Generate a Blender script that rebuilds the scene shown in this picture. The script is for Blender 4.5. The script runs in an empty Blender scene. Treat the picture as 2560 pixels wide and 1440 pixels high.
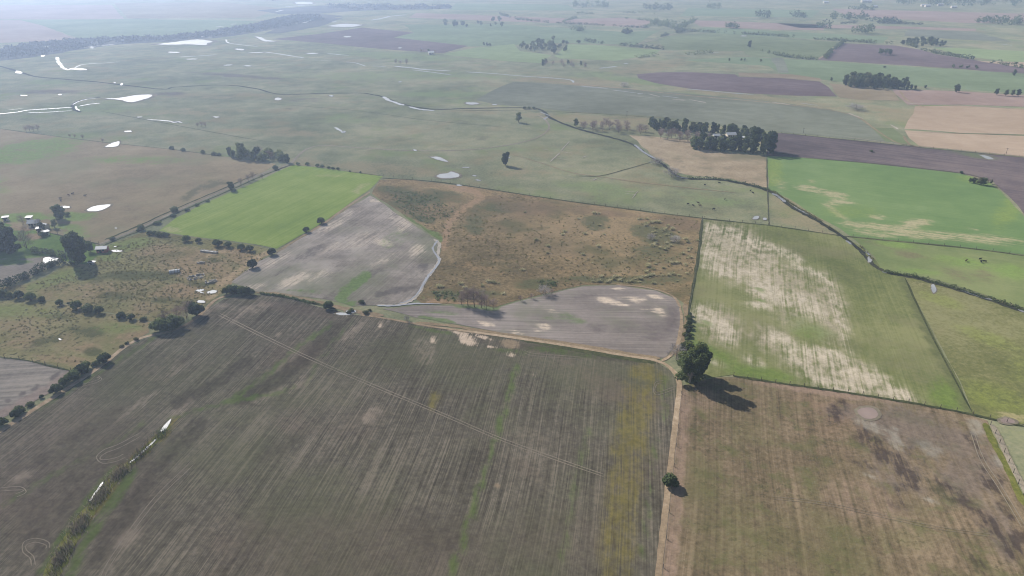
import bpy, math, random
import numpy as np
from mathutils import Vector, Matrix
from mathutils.geometry import delaunay_2d_cdt

SC = bpy.context.scene
COL = SC.collection
R = math.radians

# ------------------------------------------------------------------ camera
F = 1778.0                      # focal length in photo pixels (2560 wide)
H = 120.0                       # height above the plain
PITCH = math.atan(840.0 / F)
SP, CP = math.sin(PITCH), math.cos(PITCH)

def dep(v):                     # depth along the optical axis of a ground point
    return H / (SP + (v - 720.0) / F * CP)

def G(u, v):                    # photo pixel -> point on the plain
    t = dep(v)
    return ((u - 1280.0) / F * t, t * (CP - (v - 720.0) / F * SP))

def inv(X, Y):                  # points on the plain -> photo pixel (numpy)
    depth = Y * CP + H * SP
    depth = np.maximum(depth, 1.0)
    return 1280.0 + F * X / depth, 720.0 + F * (-Y * SP + H * CP) / depth

cam_d = bpy.data.cameras.new("camera")
cam_d.sensor_width = 36.0
cam_d.lens = 36.0 * F / 2560.0
cam_d.clip_start = 1.0
cam_d.clip_end = 30000.0
cam = bpy.data.objects.new("camera", cam_d)
cam.location = (0, 0, H)
cam.rotation_euler = (math.pi / 2 - PITCH, 0, 0)
COL.objects.link(cam)
SC.camera = cam

# ------------------------------------------------------------------ light
SUN_AZ, SUN_EL = R(-42.0), R(34.0)          # azimuth from +Y towards +X
sdir = Vector((math.sin(SUN_AZ) * math.cos(SUN_EL), math.cos(SUN_AZ) * math.cos(SUN_EL), math.sin(SUN_EL)))
sd = bpy.data.lights.new("sun", 'SUN')
sd.energy = 4.7
sd.angle = R(0.53)
sd.color = (1.0, 0.95, 0.89)
so = bpy.data.objects.new("sun", sd)
so.rotation_euler = (-sdir).to_track_quat('-Z', 'Y').to_euler()
so.location = (0, 0, 400)
COL.objects.link(so)

W = bpy.data.worlds.new("World")
SC.world = W
W.use_nodes = True
nt = W.node_tree
sky = nt.nodes.new("ShaderNodeTexSky")
sky.sky_type = 'NISHITA'
sky.sun_disc = False
sky.sun_elevation = SUN_EL
sky.sun_rotation = SUN_AZ
sky.altitude = 100
sky.air_density = 1.0
sky.dust_density = 1.5
bg = nt.nodes.get("Background") or nt.nodes.new("ShaderNodeBackground")
bg.inputs[1].default_value = 0.052
nt.links.new(sky.outputs[0], bg.inputs[0])

SC.view_settings.view_transform = 'Standard'
SC.view_settings.look = 'None'
SC.view_settings.exposure = 0.9
SC.view_settings.gamma = 1.0
SC.cycles.max_bounces = 5
SC.cycles.diffuse_bounces = 2
SC.cycles.glossy_bounces = 2
SC.cycles.transmission_bounces = 2
SC.cycles.transparent_max_bounces = 4
SC.cycles.volume_bounces = 1
SC.cycles.filter_width = 1.1
SC.cycles.use_denoising = True
SC.cycles.denoising_prefilter = 'ACCURATE'
SC.cycles.denoiser = 'OPENIMAGEDENOISE'

# ------------------------------------------------------------------ material helpers
K = 0.92
def lin(c):
    o = []
    for x in c:
        x /= 255.0
        o.append((x / 12.92 if x <= 0.04045 else ((x + 0.055) / 1.055) ** 2.4) * K)
    return (o[0], o[1], o[2], 1.0)

class NT:
    def __init__(s, name):
        s.m = bpy.data.materials.new(name)
        s.m.use_nodes = True
        s.t = s.m.node_tree
        s.t.nodes.clear()
        s.out = s.t.nodes.new("ShaderNodeOutputMaterial")
    def new(s, typ):
        return s.t.nodes.new(typ)
    def put(s, sock, v):
        if isinstance(v, bpy.types.NodeSocket):
            s.t.links.new(v, sock)
        else:
            sock.default_value = v
    def math(s, op, a, b=0.0, c=None, clamp=False):
        n = s.new("ShaderNodeMath"); n.operation = op; n.use_clamp = clamp
        s.put(n.inputs[0], a); s.put(n.inputs[1], b)
        if c is not None: s.put(n.inputs[2], c)
        return n.outputs[0]
    def pos(s):
        return s.new("ShaderNodeNewGeometry").outputs["Position"]
    def rot(s, v, ang):
        n = s.new("ShaderNodeVectorRotate"); n.rotation_type = 'Z_AXIS'
        s.put(n.inputs["Vector"], v); n.inputs["Angle"].default_value = ang
        return n.outputs[0]
    def vmul(s, v, k):
        n = s.new("ShaderNodeVectorMath"); n.operation = 'MULTIPLY'
        s.put(n.inputs[0], v); n.inputs[1].default_value = k
        return n.outputs[0]
    def vadd(s, v, k):
        n = s.new("ShaderNodeVectorMath"); n.operation = 'ADD'
        s.put(n.inputs[0], v); s.put(n.inputs[1], k)
        return n.outputs[0]
    def noise(s, v, scale, detail=3.0, rough=0.55, dist=0.0):
        n = s.new("ShaderNodeTexNoise")
        s.put(n.inputs["Vector"], v)
        n.inputs["Scale"].default_value = scale
        n.inputs["Detail"].default_value = detail
        n.inputs["Roughness"].default_value = rough
        n.inputs["Distortion"].default_value = dist
        return n.outputs["Fac"]
    def step(s, v, lo, hi):
        n = s.new("ShaderNodeMapRange"); n.interpolation_type = 'SMOOTHSTEP'
        s.put(n.inputs[0], v); n.inputs[1].default_value = lo; n.inputs[2].default_value = hi
        return n.outputs[0]
    def mix(s, f, a, b):
        n = s.new("ShaderNodeMix"); n.data_type = 'RGBA'
        s.put(n.inputs[0], f); s.put(n.inputs[6], a); s.put(n.inputs[7], b)
        return n.outputs[2]
    def ramp(s, f, stops):
        n = s.new("ShaderNodeValToRGB")
        e = n.color_ramp.elements
        while len(e) < len(stops): e.new(0.5)
        for el, (p, c) in zip(e, stops):
            el.position = p; el.color = c
        s.put(n.inputs[0], f)
        return n.outputs[0]
    def attr(s, name):
        n = s.new("ShaderNodeAttribute"); n.attribute_name = name
        return n.outputs["Fac"]

def row_angle(row):
    (x1, y1), (x2, y2) = G(*row[0]), G(*row[1])
    return math.atan2(x2 - x1, y2 - y1)

_seed = [0]
def field_mat(name, dark, mid, light, row=None, streak=0.5, fine=0.5, big=0.5, tints=(), layers=(), bump=0.0,
              sw=1.0, speck=None, clump=0.0):
    """Soil or grass: three tones blended by noise, sown rows, tints of their own shape and patches by attribute."""
    N = NT(name)
    _seed[0] += 1
    off = (37.1 * _seed[0] % 211, 91.7 * _seed[0] % 307, 5.3 * _seed[0])
    p0 = N.pos()
    p = N.vadd(p0, off)
    n1 = N.noise(p, 0.011, 4, 0.6)
    n2 = N.noise(p, 0.075, 4, 0.6)
    n3 = N.noise(p, 0.75, 3, 0.65)
    val = N.math('MULTIPLY_ADD', n1, 2.2 * big, 0.5 - 1.1 * big)
    val = N.math('ADD', val, N.math('MULTIPLY_ADD', n2, 1.3 * big, -0.65 * big))
    val = N.math('ADD', val, N.math('MULTIPLY_ADD', n3, 2.0 * fine, -1.0 * fine))
    if row is not None:
        warp = N.noise(p, 0.008, 1)
        q = N.rot(p, row_angle(row))
        wv = N.new("ShaderNodeCombineXYZ")
        N.put(wv.inputs[0], N.math('MULTIPLY', warp, 9.0))
        q = N.vadd(q, wv.outputs[0])
        s1 = N.noise(N.vmul(q, (1.25 * sw, 0.014 * sw, 0.0)), 1.0, 3, 0.7)
        s2 = N.noise(N.vmul(q, (0.16 * sw, 0.012 * sw, 0.0)), 1.0, 3, 0.6)
        val = N.math('ADD', val, N.math('MULTIPLY_ADD', s1, 3.0 * streak, -1.5 * streak))
        val = N.math('ADD', val, N.math('MULTIPLY_ADD', s2, 0.8 * streak, -0.4 * streak))
        n2b = N.noise(N.vmul(q, (0.42, 0.2, 0.0)), 1.0, 3, 0.6)
        nz = N.math('ADD', N.math('MULTIPLY', s1, 0.34), N.math('ADD', N.math('MULTIPLY', s2, 0.1), N.math('ADD', N.math('MULTIPLY', n2, 0.22), N.math('MULTIPLY', n2b, 0.34))))
    else:
        nz = N.math('ADD', N.math('MULTIPLY', n2, 0.6), N.math('MULTIPLY', n3, 0.4))
    col = N.ramp(val, [(0.18, lin(dark)), (0.5, lin(mid)), (0.82, lin(light))])
    for i, (c, scale, lo, hi, amt) in enumerate(tints):
        tn = N.noise(N.vadd(p, (131.0 * (i + 1), 57.0 * (i + 1), 0)), scale, 5, 0.62)
        tn = N.math('ADD', N.math('MULTIPLY', tn, 0.85), N.math('MULTIPLY', n3, 0.15))
        col = N.mix(N.math('MULTIPLY', N.step(tn, lo, hi), amt), col, lin(c))
    if speck:
        c, scale, lo, hi, amt = speck
        sn = N.noise(p, scale, 2, 0.5)
        sm = N.noise(p, scale * 0.12, 3, 0.6)
        f = N.math('MULTIPLY', N.step(sn, lo, hi), N.step(sm, 0.38, 0.6))
        col = N.mix(N.math('MULTIPLY', f, amt), col, lin(c))
    for (a, c, amp, w, amt) in layers:
        at = N.attr(a)
        gate = N.math('MULTIPLY', at, 2.2, clamp=True)
        f = N.math('ADD', at, N.math('MULTIPLY', N.math('MULTIPLY_ADD', nz, amp * 5.0, -amp * 2.5), gate))
        f = N.step(f, 0.5 - w, 0.5 + w)
        v2 = N.math('MULTIPLY_ADD', n3, 0.9, 0.55)
        cc = N.new("ShaderNodeVectorMath"); cc.operation = 'SCALE'
        cc.inputs[0].default_value = lin(c)[:3]; N.put(cc.inputs["Scale"], v2)
        col = N.mix(N.math('MULTIPLY', f, amt), col, cc.outputs[0])
    b = N.new("ShaderNodeBsdfDiffuse")
    b.inputs["Roughness"].default_value = 0.6
    N.put(b.inputs["Color"], col)
    if bump > 0:
        bn = N.new("ShaderNodeBump"); bn.inputs["Strength"].default_value = bump
        bn.inputs["Distance"].default_value = 0.5
        N.put(bn.inputs["Height"], N.math('ADD', n3, N.math('MULTIPLY', n2, 1.5)))
        N.put(b.inputs["Normal"], bn.outputs[0])
    N.t.links.new(b.outputs[0], N.out.inputs[0])
    return N.m

def flat_mat(name, c, var=0.3, scale=0.5, rough=0.9, spec=0.0, metallic=0.0):
    N = NT(name)
    n = N.noise(N.pos(), scale, 4, 0.6)
    v = N.math('MULTIPLY_ADD', n, 2 * var, 1 - var)
    cc = N.new("ShaderNodeVectorMath"); cc.operation = 'SCALE'
    cc.inputs[0].default_value = lin(c)[:3]; N.put(cc.inputs["Scale"], v)
    b = N.new("ShaderNodeBsdfPrincipled")
    N.put(b.inputs["Base Color"], cc.outputs[0])
    b.inputs["Roughness"].default_value = rough
    b.inputs["Metallic"].default_value = metallic
    b.inputs["Specular IOR Level"].default_value = spec
    N.t.links.new(b.outputs[0], N.out.inputs[0])
    return N.m

def leaf_mat(name, c1, c2, trans=0.25, hue=(1, 1, 1)):
    N = NT(name)
    oi = N.new("ShaderNodeObjectInfo")
    n = N.noise(N.vadd(N.pos(), (11.0, 3.0, 7.0)), 0.55, 3, 0.6)
    f = N.math('ADD', N.math('MULTIPLY', n, 0.75), N.math('MULTIPLY_ADD', oi.outputs["Random"], 0.5, -0.12))
    col = N.mix(N.step(f, 0.2, 0.8), lin(c1), lin(c2))
    d = N.new("ShaderNodeBsdfDiffuse"); N.put(d.inputs[0], col)
    if trans > 0:
        t = N.new("ShaderNodeBsdfTranslucent"); N.put(t.inputs[0], col)
        mx = N.new("ShaderNodeMixShader"); mx.inputs[0].default_value = trans
        N.t.links.new(d.outputs[0], mx.inputs[1]); N.t.links.new(t.outputs[0], mx.inputs[2])
        N.t.links.new(mx.outputs[0], N.out.inputs[0])
    else:
        N.t.links.new(d.outputs[0], N.out.inputs[0])
    return N.m

def water_mat(name, c, rough=0.12, ripple=0.05):
    N = NT(name)
    p = N.pos()
    b = N.new("ShaderNodeBsdfPrincipled")
    n = N.noise(p, 0.15, 3)
    N.put(b.inputs["Base Color"], N.mix(n, lin(tuple(x * 0.7 for x in c)), lin(c)))
    b.inputs["Roughness"].default_value = rough
    b.inputs["IOR"].default_value = 1.333
    b.inputs["Specular IOR Level"].default_value = 0.5
    bn = N.new("ShaderNodeBump"); bn.inputs["Strength"].default_value = ripple; bn.inputs["Distance"].default_value = 0.2
    N.put(bn.inputs["Height"], N.noise(p, 2.5, 3))
    N.t.links.new(bn.outputs[0], b.inputs["Normal"])
    N.t.links.new(b.outputs[0], N.out.inputs[0])
    return N.m

# ------------------------------------------------------------------ mesh helpers
def mesh_obj(name, verts, faces, mat, parent=None, smooth=False):
    me = bpy.data.meshes.new(name)
    me.from_pydata([tuple(v) for v in verts], [], [tuple(f) for f in faces])
    me.update()
    if mat: me.materials.append(mat)
    if smooth:
        me.polygons.foreach_set("use_smooth", [True] * len(me.polygons))
    o = bpy.data.objects.new(name, me)
    COL.objects.link(o)
    if parent: o.parent = parent
    return o

def tag(o, label=None, cat=None, group=None, kind=None):
    if label: o["label"] = label
    if cat: o["category"] = cat
    if group: o["group"] = group
    if kind: o["kind"] = kind
    return o

def empty(name, loc, rz=0.0, s=(1, 1, 1)):
    o = bpy.data.objects.new(name, None)
    o.empty_display_size = 1.0
    o.location = loc; o.rotation_euler = (0, 0, rz); o.scale = s
    COL.objects.link(o)
    return o

class MB:                       # collects pieces of ONE mesh
    def __init__(s): s.v = []; s.f = []
    def quadset(s, V):          # V: (n,4,3) array
        b = len(s.v)
        s.v.extend(V.reshape(-1, 3).tolist())
        s.f.extend([(b + 4 * i, b + 4 * i + 1, b + 4 * i + 2, b + 4 * i + 3) for i in range(len(V))])
    def box(s, c, d, rz=0.0):
        b = len(s.v); cx, cy, cz = c; x, y, z = d[0] / 2, d[1] / 2, d[2] / 2
        ca, sa = math.cos(rz), math.sin(rz)
        for (a, e, g) in ((-x, -y, -z), (x, -y, -z), (x, y, -z), (-x, y, -z), (-x, -y, z), (x, -y, z), (x, y, z), (-x, y, z)):
            s.v.append((cx + a * ca - e * sa, cy + a * sa + e * ca, cz + g))
        for q in ((0, 3, 2, 1), (4, 5, 6, 7), (0, 1, 5, 4), (1, 2, 6, 5), (2, 3, 7, 6), (3, 0, 4, 7)):
            s.f.append(tuple(b + i for i in q))
    def tube(s, pts, rad, n=6):
        pts = [Vector(p) for p in pts]
        rings = []
        for i, p in enumerate(pts):
            d = (pts[min(i + 1, len(pts) - 1)] - pts[max(i - 1, 0)])
            d = d.normalized() if d.length > 1e-9 else Vector((0, 0, 1))
            a = d.cross(Vector((1, 0, 0)) if abs(d.x) < 0.8 else Vector((0, 1, 0))).normalized()
            c = d.cross(a)
            b = len(s.v)
            for k in range(n):
                t = 2 * math.pi * k / n
                s.v.append(tuple(p + (a * math.cos(t) + c * math.sin(t)) * rad[i]))
            rings.append(b)
        for r0, r1 in zip(rings, rings[1:]):
            for k in range(n):
                s.f.append((r0 + k, r0 + (k + 1) % n, r1 + (k + 1) % n, r1 + k))
        s.f.append(tuple(rings[0] + k for k in reversed(range(n))))
        s.f.append(tuple(rings[-1] + k for k in range(n)))
    def build(s, name, mat, parent=None, smooth=False):
        return mesh_obj(name, s.v, s.f, mat, parent, smooth)
    def mesh(s, name, mat):
        me = bpy.data.meshes.new(name)
        me.from_pydata(s.v, [], s.f); me.update(); me.materials.append(mat)
        return me

def smooth_line(pts, n):        # Catmull-Rom through pixel points
    P = np.array(pts, float)
    P = np.vstack([2 * P[0] - P[1], P, 2 * P[-1] - P[-2]])
    out = []
    for i in range(1, len(P) - 2):
        p0, p1, p2, p3 = P[i - 1:i + 3]
        for k in range(n):
            t = k / n
            out.append(0.5 * ((2 * p1) + (p2 - p0) * t + (2 * p0 - 5 * p1 + 4 * p2 - p3) * t * t + (3 * p1 - p0 - 3 * p2 + p3) * t ** 3))
    out.append(P[-2])
    return np.array(out)

rng = random.Random(7)
def jitter_poly(pix, wob, step):  # world outline with a natural edge
    W_ = [np.array(G(*p)) for p in pix]
    out = []
    for a, b in zip(W_, W_[1:] + W_[:1]):
        L = np.linalg.norm(b - a)
        n = int(min(60, max(1, round(L / step))))
        nv = np.array([-(b - a)[1], (b - a)[0]]) / max(L, 1e-6)
        for k in range(n):
            t = k / n
            amp = wob * (1.0 if k else 0.3)
            out.append(a + (b - a) * t + nv * rng.uniform(-amp, amp))
    return out

def pip(px, py, poly):
    inside = np.zeros(len(px), bool)
    n = len(poly)
    for i in range(n):
        x1, y1 = poly[i]; x2, y2 = poly[(i + 1) % n]
        if y1 == y2: continue
        c = ((y1 > py) != (y2 > py)) & (px < (x2 - x1) * (py - y1) / (y2 - y1) + x1)
        inside ^= c
    return inside

def blob_value(u, v, blobs):
    val = np.zeros(len(u))
    for b in blobs:
        if b[0] == 'e':          # ellipse: u v ru rv strength angle
            _, cu, cv, ru, rv, s, ang = b
            ca, sa = math.cos(R(ang)), math.sin(R(ang))
            du, dv = u - cu, v - cv
            d = np.sqrt(((du * ca + dv * sa) / ru) ** 2 + ((-du * sa + dv * ca) / rv) ** 2)
        else:                    # stroke: points, half width, strength
            _, pts, hw, s = b
            d = np.full(len(u), 1e9)
            for (x1, y1), (x2, y2) in zip(pts, pts[1:]):
                ex, ey = x2 - x1, y2 - y1
                t = np.clip(((u - x1) * ex + (v - y1) * ey) / (ex * ex + ey * ey + 1e-9), 0, 1)
                d = np.minimum(d, np.hypot(u - x1 - t * ex, v - y1 - t * ey))
            d = d / hw
        x = np.clip((1.5 - d) / 1.1, 0, 1)
        w = x * x * (3 - 2 * x) * s
        val = np.maximum(val, w) if s > 0 else val + w
    return val

def soften(blobs, k):          # weaker patches, so that the noise breaks them up
    return [b[:5] + (b[5] * k, b[6]) if b[0] == 'e' else b[:3] + (b[3] * k,) for b in blobs]

def sheet(name, pix, mat, z, cell=None, wob=0.0, step=8.0, attrs=None):
    out = jitter_poly(pix, wob, step)
    verts = [Vector((float(p[0]), float(p[1]))) for p in out]
    n = len(verts)
    edges = [(i, (i + 1) % n) for i in range(n)]
    if cell:
        A = np.array(out)
        x0, y0 = A.min(0); x1, y1 = A.max(0)
        gx, gy = np.meshgrid(np.arange(x0 + cell * 0.5, x1, cell), np.arange(y0 + cell * 0.5, y1, cell))
        gx, gy = gx.ravel(), gy.ravel()
        m = pip(gx, gy, out)
        gx, gy = gx[m], gy[m]
        verts += [Vector((float(a), float(b))) for a, b in zip(gx, gy)]
    r = delaunay_2d_cdt(verts, edges, [], 1, 1e-4)
    vs, fs = r[0], r[2]
    o = mesh_obj(name, [(p.x, p.y, z) for p in vs], fs, mat)
    me = o.data
    if len(me.polygons) and me.polygons[0].normal.z < 0:
        me.flip_normals()
    tag(o, kind='structure')
    if attrs:
        X = np.array([p.x for p in vs]); Y = np.array([p.y for p in vs])
        u, v = inv(X, Y)
        for nm, bl in attrs.items():
            a = me.attributes.new(nm, 'FLOAT', 'POINT')
            a.data.foreach_set("value", blob_value(u, v, bl).astype(np.float32))
    return o

def ribbon(name, pts, wpx, mat, z, n=6, wob=0.15, kind='structure', gaps=None):
    """A strip on the ground along photo points; wpx = full width in photo pixels (horizontal scale), number or list."""
    L = smooth_line(pts, n)
    Wp = np.array([G(*p) for p in L])
    ws = np.interp(np.linspace(0, 1, len(L)), np.linspace(0, 1, len(wpx)), wpx) if hasattr(wpx, '__len__') else np.full(len(L), wpx)
    ww = np.array([w * dep(p[1]) / F for w, p in zip(ws, L)])
    V = []; Fc = []
    for i in range(len(L)):
        d = Wp[min(i + 1, len(L) - 1)] - Wp[max(i - 1, 0)]
        d = d / max(np.linalg.norm(d), 1e-6)
        nv = np.array([-d[1], d[0]])
        a = ww[i] / 2 * (1 + rng.uniform(-wob, wob)); b = ww[i] / 2 * (1 + rng.uniform(-wob, wob))
        if wob > 0 and i in (0, len(L) - 1): a *= 0.3; b *= 0.3
        V.append((*(Wp[i] + nv * a), z)); V.append((*(Wp[i] - nv * b), z))
    for i in range(len(L) - 1):
        Fc.append((2 * i, 2 * i + 1, 2 * i + 3, 2 * i + 2))
    o = mesh_obj(name, V, Fc, mat)
    tag(o, kind=kind)
    return o

# ------------------------------------------------------------------ ground materials and fields
PAS_D, PAS_M, PAS_L = (104, 108, 82), (129, 131, 101), (155, 149, 119)
GROUND_LAYERS = [('brown', (146, 130, 102), 0.8, 0.4, 0.5), ('lush', (118, 136, 86), 0.8, 0.45, 0.6), ('mud', (96, 86, 82), 0.4, 0.25, 0.8)]
M_ground = field_mat("pasture_ground", PAS_D, PAS_M, PAS_L, big=0.65, fine=0.42,
                     tints=[((142, 124, 94), 0.03, 0.5, 0.66, 0.45), ((116, 132, 76), 0.022, 0.54, 0.68, 0.6), ((92, 84, 74), 0.05, 0.58, 0.72, 0.5)],
                     layers=GROUND_LAYERS)

def ground():
    big = 9000.0
    outer = [(-big, -1500), (big, -1500), (big, 12000), (-big, 12000)]
    verts = [Vector(p) for p in outer]
    c = 14.0
    gx, gy = np.meshgrid(np.arange(-1100, 1101, c), np.arange(110, 1500, c))
    verts += [Vector((float(a), float(b))) for a, b in zip(gx.ravel(), gy.ravel())]
    r = delaunay_2d_cdt(verts, [(0, 1), (1, 2), (2, 3), (3, 0)], [], 1, 1e-4)
    o = mesh_obj("ground", [(p.x, p.y, 0) for p in r[0]], r[2], M_ground)
    if o.data.polygons[0].normal.z < 0: o.data.flip_normals()
    tag(o, kind='structure')
    X = np.array([p.x for p in r[0]]); Y = np.array([p.y for p in r[0]])
    u, v = inv(X, Y)
    far = (np.abs(X) > 2000) | (Y < 0) | (Y > 3000)
    A = {
        'brown': [('e', 900, 420, 220, 14, 1, 4), ('e', 1290, 430, 90, 18, .5, 0), ('e', 700, 330, 160, 10, .8, 3), ('e', 450, 280, 200, 12, .6, 0), ('e', 1430, 205, 160, 12, 1, 3),
                  ('e', 1620, 170, 120, 14, .8, -8), ('e', 1900, 245, 240, 8, .9, 7), ('e', 1500, 300, 200, 12, .9, 4), ('e', 1960, 520, 40, 40, 1.0, 20), ('e', 2020, 560, 70, 20, 1, 25),
                  ('e', 2250, 290, 60, 20, 1, 10), ('e', 560, 240, 200, 8, .6, 0), ('e', 200, 225, 160, 8, .5, 0), ('e', 2180, 245, 90, 16, .7, 0), ('e', 1750, 520, 120, 14, .4, 6)],
        'lush': [('e', 250, 275, 160, 12, .8, 0), ('e', 1100, 235, 120, 9, 1, 0), ('e', 1000, 190, 300, 12, .6, 0), ('e', 1500, 470, 120, 14, .8, 5), ('e', 1780, 500, 140, 16, .6, 5),
                 ('e', 1000, 140, 160, 10, .9, 3), ('e', 1640, 205, 160, 7, 1, 5), ('e', 1300, 370, 120, 10, .5, 0), ('e', 2300, 185, 250, 12, .8, 4), ('e', 1480, 185, 60, 7, .7, 0),
                 ('e', 40, 420, 90, 40, .6, 0), ('e', 850, 300, 120, 12, .4, 0), ('e', 130, 205, 60, 5, 1, 0)],
        'mud': [('e', 600, 190, 160, 5, .7, 4), ('e', 120, 230, 120, 8, .6, 0), ('e', 760, 250, 90, 5, .6, 0), ('e', 420, 235, 60, 5, .8, 0)],
    }
    for nm, bl in A.items():
        val = blob_value(u, v, bl); val[far] = 0
        a = o.data.attributes.new(nm, 'FLOAT', 'POINT')
        a.data.foreach_set("value", val.astype(np.float32))
ground()

# --- far fields (polygon, tones, z, rows) -------------------------------------------------
def simple(name, c, d=14, **k):
    return field_mat(name, tuple(x - d for x in c), c, tuple(min(255, x + d) for x in c), **k)
M_farpink = simple("far_fallow_soil", (150, 128, 116), big=.5, fine=.15)
M_fargreen = simple("far_green_crop", (117, 130, 96), big=.5, fine=.15)
M_farlight = simple("far_light_crop", (132, 145, 100), big=.5, fine=.15, row=((1200, 140), (1500, 120)), streak=.2)
M_farpurple = simple("far_ploughed_soil", (108, 92, 92), big=.6, fine=.2, row=((1650, 190), (2050, 225)), streak=.35, sw=.5)
M_farbrown = simple("far_brown_grass", (134, 120, 96), big=.6, fine=.2)
M_farolive = simple("far_olive_grass", (112, 120, 84), big=.6, fine=.2)
M_fargrey = simple("far_grey_stubble", (118, 120, 102), big=.6, fine=.2, row=((1400, 250), (2000, 300)), streak=.4, sw=.5)
M_tan = simple("dry_tan_field", (168, 147, 124), d=12, big=.5, fine=.2, row=((2300, 330), (2560, 350)), streak=.3, sw=.5)

FAR = [
    # left far bank
    ("fallow_field", [(-400, 52), (52, 50), (110, 65), (190, 97), (100, 104), (-400, 118)], M_farpink),
    ("crop_field", [(52, 50), (300, 48), (520, 50), (640, 52), (620, 66), (440, 90), (200, 97), (110, 65)], M_fargreen),
    ("fallow_field", [(-400, 14), (280, 12), (310, 47), (-400, 50)], M_farpink),
    ("crop_field", [(285, 8), (560, 6), (700, 20), (640, 44), (320, 46)], M_farbrown),
    # centre
    ("ploughed_field", [(680, 98), (790, 86), (860, 76), (905, 69), (1000, 78), (1035, 82), (985, 94), (1060, 100), (1175, 113), (1108, 133), (1000, 126), (900, 118), (800, 107)], M_farpurple),
    ("crop_field", [(1010, 62), (1250, 60), (1560, 80), (1650, 76), (1620, 92), (1590, 112), (1410, 107), (1180, 116), (985, 94), (1035, 82)], M_fargreen),
    ("crop_field", [(1190, 119), (1285, 110), (1300, 128), (1380, 138), (1350, 158), (1260, 153), (1105, 136)], M_farlight),
    ("crop_field", [(1420, 110), (1500, 113), (1650, 125), (1640, 134), (1600, 142), (1540, 152), (1400, 146), (1385, 140)], M_farlight),
    ("fallow_field", [(1040, 32), (1420, 46), (1405, 58), (1220, 52), (1020, 44)], M_farpink),
    ("fallow_field", [(1420, 48), (1560, 44), (1630, 52), (1610, 70), (1410, 58)], M_farpink),
    ("pasture_field", [(1640, 92), (1790, 82), (1920, 92), (2010, 100), (1870, 128), (1660, 124)], M_farolive),
    ("fallow_field", [(1720, 50), (2060, 62), (2060, 76), (1930, 74), (1750, 66)], M_farpink),
    ("crop_field", [(1760, 68), (2220, 92), (2210, 108), (1900, 90), (1740, 80)], M_fargreen),
    ("pasture_field", [(1950, 96), (2100, 106), (2040, 148), (1880, 142), (1860, 130)], M_farolive),
    ("ploughed_field", [(2108, 108), (2240, 114), (2300, 124), (2340, 136), (2560, 168), (2700, 184), (2700, 200), (2400, 172), (2200, 160), (2044, 150)], M_farpurple),
    ("crop_field", [(2330, 118), (2560, 128), (2700, 132), (2700, 162), (2560, 158), (2400, 140)], M_farlight),
    ("fallow_field", [(2440, 152), (2700, 160), (2700, 180), (2560, 170)], M_tan),
    ("ploughed_field", [(2270, 74), (2440, 80), (2530, 104), (2420, 100), (2260, 90)], M_fargrey),
    ("fallow_field", [(1940, 58), (2250, 66), (2440, 72), (2440, 78), (2270, 72), (2000, 70)], M_farpink),
    ("crop_field", [(1720, 20), (2050, 26), (2030, 44), (1700, 40)], M_fargreen),
    ("fallow_field", [(2080, 22), (2560, 34), (2640, 52), (2420, 58), (2120, 40)], M_farpink),
    ("crop_field", [(1140, 8), (1420, 12), (1440, 26), (1120, 26)], M_fargreen),
    ("crop_field", [(2060, 152), (2200, 162), (2560, 184), (2700, 192), (2700, 240), (2460, 228), (2290, 215), (2100, 205), (1950, 185), (1920, 165), (1700, 150), (1860, 142)], M_fargreen),
    ("stubble_strip", [(1928, 145), (1955, 143), (1972, 182), (1946, 182)], M_fargrey),
    # middle right
    ("ploughed_field", [(1592, 186), (1640, 181), (1720, 180), (1838, 186), (1846, 192), (1950, 195), (2050, 204), (2072, 218), (2092, 241), (2000, 240), (1880, 234), (1740, 224), (1640, 208), (1596, 196)], M_farpurple),
    ("dry_field", [(1846, 181), (1980, 186), (2050, 196), (2055, 204), (1950, 195), (1848, 191)], M_farbrown),
    ("dry_field", [(2072, 208), (2110, 212), (2226, 224), (2250, 252), (2150, 250), (2098, 244)], M_farbrown),
    ("fallow_field", [(2230, 224), (2400, 228), (2520, 236), (2700, 246), (2700, 272), (2400, 262), (2270, 262)], M_farpink),
    ("stubble_field", [(1285, 204), (1350, 207), (1440, 214), (1560, 222), (1700, 232), (1860, 247), (1960, 258), (2080, 274), (2140, 290), (2175, 318), (2210, 345), (2255, 360), (2110, 346), (1925, 328), (1650, 292), (1400, 277), (1330, 268), (1240, 262), (1190, 250), (1220, 232)], M_fargrey),
    ("dry_field", [(2288, 266), (2400, 264), (2560, 272), (2750, 288), (2750, 345), (2560, 336), (2400, 332), (2330, 326), (2262, 322)], M_tan),
    ("dry_field", [(2262, 326), (2400, 334), (2560, 340), (2750, 350), (2750, 408), (2560, 391), (2440, 380), (2300, 366), (2272, 345)], M_tan),
    ("green_plot", [(2180, 321), (2230, 320), (2258, 340), (2274, 360), (2215, 354)], M_farolive),
]
for i, (nm, poly, m) in enumerate(FAR):
    sheet(nm, poly, m, 0.04 + 0.012 * (i % 7), wob=1.5, step=30)

# --- middle and near fields ---------------------------------------------------------------
M_dark = field_mat("dark_ploughed_soil", (84, 74, 76), (102, 90, 91), (122, 108, 104), row=((1950, 345), (2500, 415)), streak=.5, sw=.5, big=.6, fine=.25,
                   layers=[('green', (96, 108, 72), .5, .3, .8)])
sheet("ploughed_field", [(1925, 330), (2100, 347), (2300, 368), (2430, 380), (2560, 394), (2760, 415), (2760, 660), (2650, 620), (2560, 536), (2518, 488), (2480, 452), (2400, 433), (2150, 406), (2000, 393), (1916, 389)],
      M_dark, 0.05, 12, 0.8, 15, {'green': [('e', 2440, 388, 60, 8, .9, 6), ('e', 2330, 375, 60, 5, .6, 5)]})

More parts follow.
